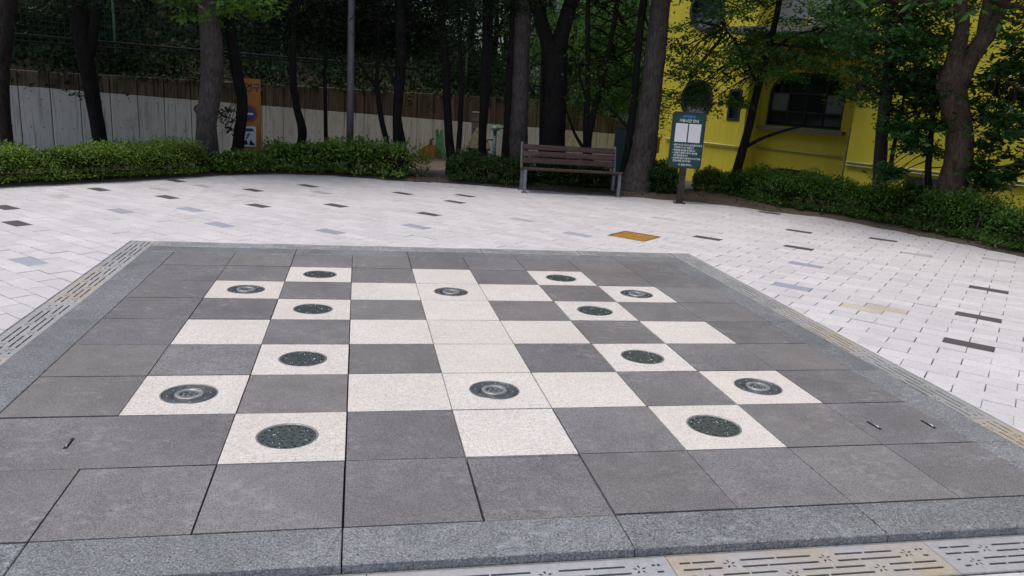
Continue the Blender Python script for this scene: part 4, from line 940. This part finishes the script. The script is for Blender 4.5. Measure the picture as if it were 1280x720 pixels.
# ================================================================== TREES
def near_on(path, p):
    d = np.linalg.norm(path-p, axis=1); return path[int(d.argmin())]
def tree(label, pts, dep, bk, lf, group='trees round the plaza', limbs=(), sprays=(), ztop=5.5, crown_n=20, crown_r=1.7, crown_z=(3.9, 6.8), leafs=.13, cl=110, spray_leaf=.062, spray_n=170, spray_mat=None, base_z=None, sub_stems=(), name='tree'):
    e_ = edge_at(pts[0][0], 1.15 if pts[0][0] > 860 else .6 if 770 < pts[0][0] < 820 else .95); dep = max(dep, float(np.dot(np.array((e_[0], e_[1], 0))-CAM, _f0)))
    P = [D(x, y, dep) for x, y, w_ in pts]; Rr = [w_/2*cdep(x, y, dep)/FPX for x, y, w_ in pts]
    b = P[0]; zg_ = soil_z(b[0], b[1]) if base_z is None else base_z
    dirn = (P[0]-P[1]); fl = np.array((b[0]+dirn[0]*.2, b[1]+dirn[1]*.2, zg_-.05))
    if b[2]-zg_ > .15: P = [fl]+P; Rr = [Rr[0]*1.4]+Rr
    else: P[0] = np.array((b[0], b[1], zg_-.05)); Rr[0] *= 1.15
    top = P[-1]; dv = P[-1]-P[-2]; dv = dv/np.linalg.norm(dv); dv = dv*.5+np.array((0, 0, .8)); dv /= np.linalg.norm(dv)
    if ztop > top[2]+.4:
        nst = 3
        for k in range(1, nst+1): P.append(top+dv*(ztop-top[2])*k/nst+RNG.normal(0, .08, 3)); Rr.append(Rr[-1]*.72)
    o = empty(name, (fl[0], fl[1], zg_), label, 'tree', group)
    mb = MB(); mb.tube(P, Rr, 14, 5, .025); paths = [np.array(P)]
    ends = []
    for lb in limbs:
        Q = [D(x, y, dep+(dz if len(q) > 3 else 0)) for q in lb for (x, y, w_, *r_) in [q] for dz in [r_[0] if r_ else 0]]; Rq = [q[2]/2*cdep(q[0], q[1], dep)/FPX for q in lb]
        if lb[-1][1] <= 2:
            d2 = Q[-1]-Q[-2]; d2 /= np.linalg.norm(d2); d2 = d2*.5+np.array((0, 0, .7))
            Q += [Q[-1]+d2*.8, Q[-1]+d2*1.9+RNG.normal(0, .15, 3)]; Rq += [Rq[-1]*.8, Rq[-1]*.4]; ends.append(Q[-1])
        mb.tube(Q, Rq, 10, 5, .025); paths.append(np.array(Q))
    cen = np.array(P[-1]); tips = []
    for k in range(8 if crown_n else 0):
        a = k*2.4+RNG.uniform(0, 1); z0 = RNG.uniform(min(crown_z[0]-.2, ztop-.3), min(crown_z[1], ztop)); src = near_on(np.vstack([p[-3:] for p in paths[1:] if p[-1][2] > 3] or [np.array(P)]), np.array((cen[0]+math.cos(a)*crown_r*.4, cen[1]+math.sin(a)*crown_r*.4, z0)))
        e = np.array((cen[0]+math.cos(a)*crown_r*.8, cen[1]+math.sin(a)*crown_r*.8, max(z0+RNG.uniform(.2, .9), crown_z[0]))); md = (src+e)/2+RNG.normal(0, .15, 3)
        mb.tube([src, md, e], [min(.05, Rr[-1]*.5), min(.035, Rr[-1]*.32), .008], 6, 3); tips.append(e)
    C = []
    for k in range(crown_n):
        if tips and k < len(tips): c = tips[k]
        else:
            v = RNG.normal(size=3); v /= np.linalg.norm(v); v *= RNG.uniform(.35, 1)**.5; c = np.array((cen[0]+v[0]*crown_r, cen[1]+v[1]*crown_r, (crown_z[0]+crown_z[1])/2+v[2]*(crown_z[1]-crown_z[0])/2))
        C.append(c+RNG.normal(0, 1, (cl, 3))*np.array((.36, .36, .16)))
    SP = []; tw = MB(); ap = np.vstack([crom(p, 4) for p in paths])
    for (x, y, dd, rpx, k) in sprays:
        c = D(x, y, dep+dd); r_ = rpx*(dep+dd)/FPX; src = near_on(ap, c+np.array((0, 0, .25))); md = (src+c)/2+np.array((0, 0, .06))+RNG.normal(0, .05, 3)
        L_ = np.linalg.norm(c-src); r0 = .006+.006*min(L_, 3)
        if L_ > .05: tw.tube([src, md, c, c+(c-md)*.3], [r0, r0*.7, .005, .002], 5, 4)
        nn = int(spray_n*k); q = RNG.normal(0, 1, (nn, 3)); f = RNG.uniform(.12, .3); tl = RNG.normal(0, .18, 2)
        q[:, 2] = q[:, 2]*f+q[:, 0]*tl[0]+q[:, 1]*tl[1]-.12*(q[:, 0]**2+q[:, 1]**2)*.5; SP.append(c+q*r_*.62)
    tk = mb.build('trunk', bk, o, True)
    if C:
        C = np.vstack(C); V, F = leaves(C, leafs, leafs*.5); link('crown', mk('crown', V-np.array(o.location), F), lf, o)
    if SP:
        S_ = np.vstack(SP); V, F = leaves(S_, spray_leaf, spray_leaf*.48, -.2, .4); link('leafy_branches' if C is not None and len(C) else 'crown', mk('leafy_branches', V-np.array(o.location), F), spray_mat or lf, o)['kind'] = 'stuff'
        if tw.V: tw.build('branches', 'twig', o, True)['kind'] = 'stuff'
    return o
def sp_rect(n, x0, x1, y0, y1, d0, d1, r0, r1, k=1.0):
    return [(random.uniform(x0, x1), random.uniform(y0, y1), random.uniform(d0, d1), random.uniform(r0, r1), k) for _ in range(n)]

tree('dark trunk standing beside the lone end of the white wall', [(9, 182, 15), (5, 140, 15), (4, 95, 14), (8, 40, 18), (12, 0, 20)], 12.4, 'bark_mid', 'leaf_dark', sprays=sp_rect(6, -30, 60, -40, 10, -1, 1, 30, 50))
tree('dark trunk bending to the left over the white wall', [(127, 188, 17), (119, 140, 17), (110, 90, 19), (103, 45, 22), (96, 0, 24)], 12.6, 'bark_shaded', 'leaf_dark', limbs=[[(112, 70, 13), (118, 30, 12), (122, 0, 11)]], sprays=sp_rect(7, 60, 200, -60, 8, -1, 1, 30, 60)+[(97, 118, -.1, 9, .2)])
tree('pale grey trunk with a knot, rising from the end of the long hedge', [(260, 200, 27), (258, 160, 24), (261, 130, 25), (265, 90, 26), (264, 50, 27), (258, 0, 22)], 11.7, 'bark_grey', 'leaf_mid', limbs=[[(258, 146, 17), (250, 138, 14), (244, 134, 8)]], sprays=sp_rect(16, 205, 345, -25, 14, -.8, 1, 14, 26, .5)+[(236, 20, -.5, 14, .4), (330, 18, .4, 16, .4), (272, 30, .3, 9, .3)], spray_mat='leaf_bright', spray_leaf=.1)
tree('crooked black trunk beside the orange notice board', [(294, 198, 14), (299, 170, 14), (303, 130, 13), (296, 90, 14), (289, 45, 14), (284, 0, 14)], 12.6, 'bark_shaded', 'leaf_dark', sprays=[(284, 138, .2, 10, .35), (279, 144, .1, 9, .3), (290, 150, -.1, 9, .25), (288, 160, .0, 8, .25)]+sp_rect(6, 250, 350, -50, 6, 0, 1.5, 25, 40), spray_leaf=.07)
tree('slim black wavy trunk between the notice board and the lamp post', [(373, 196, 10), (378, 165, 11), (371, 135, 9), (366, 95, 9), (367, 45, 8), (369, 0, 8)], 13.2, 'bark_shaded', 'leaf_deep', sprays=sp_rect(34, 325, 432, -20, 52, .15, 1.2, 22, 40, 1.2), spray_mat='leaf_deep', spray_leaf=.07)
tree('very thin straight black stem next to the lamp post', [(408, 194, 5), (407, 150, 5), (406, 100, 4.5), (406, 50, 4), (405, 0, 4)], 13.6, 'bark_shaded', 'leaf_deep', sprays=sp_rect(16, 380, 460, -10, 60, .15, 1.5, 24, 40, 1.1), spray_mat='leaf_deep', crown_n=10, spray_leaf=.07)
tree('forked black tree with a second curving stem behind the lamp post shrubs', [(496, 214, 14), (497, 185, 11), (496, 150, 11), (499, 110, 13), (501, 70, 15), (500, 0, 14)], 11.6, 'bark_shaded', 'leaf_deep', limbs=[[(503, 208, 9), (504, 180, 7), (500, 158, 7), (498, 140, 6)], [(497, 110, 6), (487, 90, 4), (479, 74, 3.5)]], sprays=sp_rect(46, 440, 545, -20, 66, .15, 1.3, 24, 42, 1.3), spray_mat='leaf_deep', spray_leaf=.07)
tree('slender leaning dark tree with a V fork behind the shrubs', [(489, 205, 7), (484, 180, 7), (477, 150, 7), (471, 108, 6), (472, 88, 5), (474, 66, 4)], 12.3, 'bark_shaded', 'leaf_deep', limbs=[[(471, 108, 5), (459, 94, 4), (449, 78, 3.5)]], sprays=sp_rect(20, 430, 500, 5, 62, .15, .8, 18, 30, 1), ztop=3.2, crown_n=0, spray_mat='leaf_deep', spray_leaf=.07)
tree('dark straight trunk just past the pumpkin mural', [(564, 200, 12), (561, 170, 11), (559, 130, 10), (557, 80, 9), (553, 30, 9), (551, 0, 9)], 13, 'bark_shaded', 'leaf_dark', sprays=sp_rect(12, 520, 590, -20, 35, -.6, 1.2, 18, 32, .8), spray_leaf=.06)
tree('thin dark pole-like trunk between two darker trunks by the oven', [(572, 198, 7), (575, 160, 6.5), (577, 110, 6), (575, 60, 5), (573, 0, 5)], 13.4, 'bark_shaded', 'leaf_dark', limbs=[[(577, 70, 3), (592, 55, 2.5), (606, 47, 2)]], sprays=sp_rect(10, 545, 630, -15, 50, -.4, 1.5, 14, 26, .6), crown_n=12)
tree('black trunk with a pale edge in front of the garden oven', [(603, 204, 11), (603, 170, 10), (605, 120, 10), (607, 60, 9.5), (608, 0, 9)], 12.5, 'bark_shaded', 'leaf_dark', limbs=[[(606, 160, 5), (611, 100, 6), (613, 50, 6), (614, 0, 6)]], sprays=sp_rect(8, 570, 650, -20, 25, -.6, 1, 18, 30, .8))
tree('dark trunk pressed against the pale grey trunk', [(632, 204, 13), (635, 160, 12), (638, 100, 12), (641, 40, 10), (642, 0, 10)], 12.9, 'bark_shaded', 'leaf_dark', crown_n=14)
tree('tall pale grey-brown trunk at the left end of the bench', [(648, 206, 26), (648, 170, 24), (650, 120, 21), (652, 60, 20), (654, 0, 22)], 11.9, 'bark_grey', 'leaf_mid', sprays=sp_rect(6, 610, 690, -50, 2, -.8, .8, 30, 45))
tree('thick black trunk forking in two behind the bench', [(690, 200, 38), (690, 180, 33), (693, 140, 29), (695, 100, 29), (694, 70, 32), (691, 48, 14)], 12.3, 'bark_shaded', 'leaf_dark', limbs=[[(690, 70, 22), (681, 42, 18), (673, 15, 16), (669, 0, 16)], [(695, 70, 24), (703, 40, 20), (711, 12, 19), (714, 0, 18)]], ztop=2.0, crown_n=22, crown_z=(3.4, 5.8), sprays=sp_rect(5, 650, 740, -40, -5, -.6, .6, 30, 45))
tree('thin black stem left of the thick forked trunk', [(677, 198, 7), (677, 160, 6), (678, 110, 6), (680, 50, 5), (681, 0, 5)], 13.6, 'bark_shaded', 'leaf_mid', crown_n=8, sprays=sp_rect(24, 655, 705, 10, 140, .3, 3, 14, 26, .6), spray_mat='leaf_gap_lit')
tree('slim straight black trunk behind the bench middle', [(735, 200, 12), (733, 165, 9), (734, 120, 7), (735, 60, 6), (736, 0, 6)], 12.9, 'bark_shaded', 'leaf_mid', sprays=sp_rect(40, 695, 800, 0, 125, -.2, 2.5, 16, 32, .6), crown_n=12, spray_mat='leaf_gap_lit')
tree('slim black trunk slanting to the right behind the bench', [(733, 198, 11), (737, 165, 8), (746, 125, 8), (757, 80, 7), (766, 40, 6), (772, 0, 6)], 13.2, 'bark_shaded', 'leaf_mid', limbs=[[(732, 190, 5), (718, 166, 3.5), (708, 138, 2)], [(745, 130, 4), (728, 110, 3), (722, 70, 2)]], sprays=sp_rect(40, 700, 805, 5, 140, .1, 3, 14, 28, .55), crown_n=12, spray_mat='leaf_gap_lit')
tree('dark straight trunk just left of the leaning brown trunk', [(780, 210, 9), (787, 170, 9), (793, 120, 9), (798, 60, 9), (804, 0, 9)], 12.6, 'bark_shaded', 'leaf_dark', limbs=[[(788, 165, 4), (772, 145, 3), (757, 130, 2)]], sprays=sp_rect(28, 745, 830, -10, 150, .2, 2.5, 14, 26, .5), crown_n=14, spray_mat='leaf_gap_lit')
tree('large grey-brown trunk leaning right beside the green sign', [(797, 222, 40), (801, 205, 34), (807, 170, 30), (813, 120, 27), (820, 60, 26), (826, 0, 24)], 11.6, 'bark_grey', 'leaf_dark', sprays=sp_rect(7, 790, 880, -40, 4, -.4, .8, 24, 36)+sp_rect(8, 800, 840, 100, 180, 1.0, 2.2, 12, 22, .45), spray_mat='leaf_mid')
tree('slender dark tree with spreading leafy branches before the round window', [(918, 226, 12), (926, 195, 11), (936, 160, 10), (945, 120, 9.5), (957, 75, 9), (966, 40, 8), (974, 0, 7)], 11.9, 'bark_shaded', 'leaf_maple', limbs=[[(931, 184, 5), (955, 172, 4), (985, 162, 3), (1010, 157, 2)], [(948, 108, 4), (935, 80, 3.5), (922, 55, 3), (905, 35, 2)], [(958, 72, 4.5), (985, 48, 3.5), (1015, 38, 3), (1050, 30, 2)], [(962, 55, 4), (1000, 58, 3.5), (1040, 56, 3), (1070, 50, 2)]],
     sprays=sp_rect(49, 838, 955, 28, 105, -1.0, 1.4, 14, 26, .48)+sp_rect(14, 838, 885, 85, 135, -.3, 1.4, 12, 22, .5)+sp_rect(52, 950, 1075, 42, 98, -1, 1.4, 14, 26, .5)+sp_rect(31, 880, 1080, -15, 28, -1, 1.4, 16, 28, .55)+sp_rect(7, 890, 930, 118, 135, -.3, .5, 9, 14, .4), spray_leaf=.072, crown_n=20)
tree('dark upright trunk forking high, between the hedge and the yellow wall', [(1098, 250, 17), (1100, 210, 16), (1103, 160, 15), (1110, 100, 15), (1113, 70, 14), (1113, 35, 11), (1112, 0, 10)], 10.9, 'bark_mid', 'leaf_maple', limbs=[[(1112, 80, 10), (1122, 55, 9), (1133, 25, 8), (1141, 0, 7)], [(1106, 125, 4), (1090, 112, 3), (1070, 105, 2)], [(1112, 215, 6), (1118, 180, 5), (1126, 145, 4), (1130, 120, 3)]],
     sprays=sp_rect(66, 1050, 1190, -12, 78, -1, 1.5, 16, 30, .6)+sp_rect(29, 1060, 1175, 72, 130, -.4, 1.5, 14, 24, .55)+sp_rect(17, 1115, 1172, 120, 190, .0, 1.2, 12, 20, .45), spray_leaf=.08, spray_mat='leaf_magnolia')
tree('thick brown trunk forking into wide limbs above the hedge', [(1184, 258, 37), (1189, 235, 35), (1198, 200, 33), (1199, 165, 31), (1193, 130, 32), (1189, 100, 34), (1191, 78, 16)], 9.3, 'bark_brown', 'leaf_maple', limbs=[[(1189, 112, 27), (1194, 70, 21), (1203, 35, 17), (1200, 0, 17)], [(1192, 112, 29), (1212, 74, 23), (1232, 45, 21), (1250, 12, 17), (1258, -10, 14)], [(1228, 52, 15), (1231, 25, 15), (1236, 0, 14)]], ztop=1.5, crown_n=24, crown_z=(3.0, 5.6), crown_r=2.0,
     sprays=sp_rect(20, 1165, 1285, -40, 15, -.4, 1.2, 24, 40, .6))
tree('broad-leaved green tree with drooping branches at the far end of the hedge', [(1330, 300, 22), (1322, 240, 18), (1310, 180, 16), (1296, 120, 14), (1290, 60, 12), (1288, 0, 10)], 10.3, 'bark_brown', 'leaf_magnolia', limbs=[[(1311, 182, 5), (1284, 170, 3.5), (1250, 166, 2)], [(1298, 126, 6), (1268, 106, 4), (1240, 92, 2)], [(1318, 220, 6), (1275, 205, 4), (1235, 215, 2)]],
     sprays=sp_rect(44, 1222, 1300, 75, 165, -.2, 1.3, 14, 26, .42)+sp_rect(28, 1215, 1290, 165, 228, -.2, .9, 12, 20, .34)+sp_rect(9, 1250, 1310, 20, 70, -.2, .8, 18, 26, .5), spray_leaf=.105, spray_n=120)
tree('young leafy tree close behind the thick brown trunk', [(1165, 262, 9), (1160, 220, 8), (1163, 180, 7), (1166, 140, 6), (1168, 90, 4)], 10.6, 'bark_shaded', 'leaf_magnolia', ztop=2.4, crown_n=0, sprays=sp_rect(28, 1120, 1195, 80, 160, -.3, .6, 14, 22, .5)+sp_rect(9, 1105, 1165, 150, 190, -.3, .4, 10, 15, .4)+sp_rect(5, 1104, 1122, 205, 225, -.2, .2, 8, 12, .35)+[(1235, 232, -.4, 12, .5), (1150, 236, 0, 10, .4)], spray_leaf=.1)

# hillside wood above the wall: individual trees, then ground cover as stuff
def hill_tree(t, s, hgt, r, label, lf='leaf_hill'):
    p = wpt(t, s, 0); z = hill(p[0], p[1]); o = empty('hillside_tree', (p[0], p[1], z), label, 'tree', 'trees on the slope above the wall')
    mb = MB(); top = np.array((RNG.normal(0, .3), RNG.normal(0, .3), hgt)); mb.tube([(0, 0, -.1), top*.5+RNG.normal(0, .1, 3), top], [.12, .09, .04], 9, 4, .03)
    C = []
    for k in range(34):
        v = RNG.normal(size=3); v /= np.linalg.norm(v); v *= RNG.uniform(.3, 1)**.4; c = np.array((top[0]+v[0]*r, top[1]+v[1]*r, hgt*.62+v[2]*hgt*.5))
        if k < 7: mb.tube([top*RNG.uniform(.3, .8), (top*.5+c)/2, c], [.04, .025, .008], 5, 3)
        C.append(c+RNG.normal(0, 1, (90, 3))*np.array((.42, .42, .25)))
    mb.build('trunk', 'bark_shaded', o, True, True); V, F = leaves(np.vstack(C), .16, .08); link('crown', mk('crown', V, F), lf, o)
places = ['above the end of the wall beside the first dark trunk', 'above the long hedge, behind the fence', 'above the bending dark trunk', 'behind the pale knotted trunk', 'above the orange notice board', 'behind the slim wavy trunk', 'behind the lamp post', 'behind the forked black tree', 'above the pumpkin mural', 'above the garden oven', 'behind the pale grey trunk by the bench', 'beyond the wall end behind the bench']
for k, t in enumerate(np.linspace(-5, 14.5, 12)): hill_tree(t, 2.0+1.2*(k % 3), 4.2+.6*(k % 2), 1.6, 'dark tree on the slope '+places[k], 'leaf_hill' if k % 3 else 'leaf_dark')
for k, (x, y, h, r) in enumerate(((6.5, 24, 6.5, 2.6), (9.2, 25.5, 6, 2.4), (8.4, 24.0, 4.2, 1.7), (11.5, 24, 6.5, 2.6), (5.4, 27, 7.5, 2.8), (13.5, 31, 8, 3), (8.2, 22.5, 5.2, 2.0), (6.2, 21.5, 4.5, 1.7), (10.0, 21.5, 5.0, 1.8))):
    o_t = (np.array((x, y))-WA); tt_, ss_ = float(np.dot(o_t, WD)), float(np.dot(o_t, WN)); hill_tree(tt_, ss_, h, r, ['leafy tree filling the gap behind the thick forked trunk', 'leafy tree in the gap before the pale distant building', 'small bushy tree behind the bench and slim trunks', 'leafy tree close to the corner of the yellow building', 'tall tree past the end of the retaining wall', 'tall tree behind the yellow building corner', 'light green tree beyond the slim slanting trunk', 'light green tree beyond the end of the white wall', 'light green tree beside the leaning brown trunk, farther back'][k], 'leaf_gap_lit' if k in (0, 1, 2, 6, 7, 8) else 'leaf_mid')
Pg = []
for _ in range(9000):
    t = RNG.uniform(-8, 15.2); s = .35+abs(RNG.normal(0, 1))*4.0; p = wpt(t, s, 0); Pg.append((p[0], p[1], hill(p[0], p[1])+abs(RNG.normal(0, .12))))
Pg = np.array(Pg); Pg = np.repeat(Pg, 6, axis=0)+RNG.normal(0, .12, (len(Pg)*6, 3))
V, F = leaves(Pg, .14, .06, .5, .5); tag(link('slope_undergrowth', mk('slope_undergrowth', V, F), 'leaf_hill'), 'dark green undergrowth covering the slope above the wall', 'undergrowth', kind='stuff')
# trailing plants over the wall top
Pg = []
for _ in range(1500):
    t = RNG.uniform(-8, 13.5); dn = abs(RNG.normal(0, .1))*(1.6 if math.sin(t*1.7)+math.sin(t*.6+1) > .3 else .5); p = wpt(t, RNG.uniform(-.05, .35), WT+.06-dn); Pg.append(p)
Pg = np.array(Pg); Pg = np.repeat(Pg, 4, axis=0)+RNG.normal(0, .045, (len(Pg)*4, 3))
V, F = leaves(Pg, .1, .05, -.6, .5); tag(link('trailing_ivy', mk('trailing_ivy', V, F), 'leaf_hill'), 'trailing dark green leaves hanging over the wall top', 'ivy', kind='stuff')
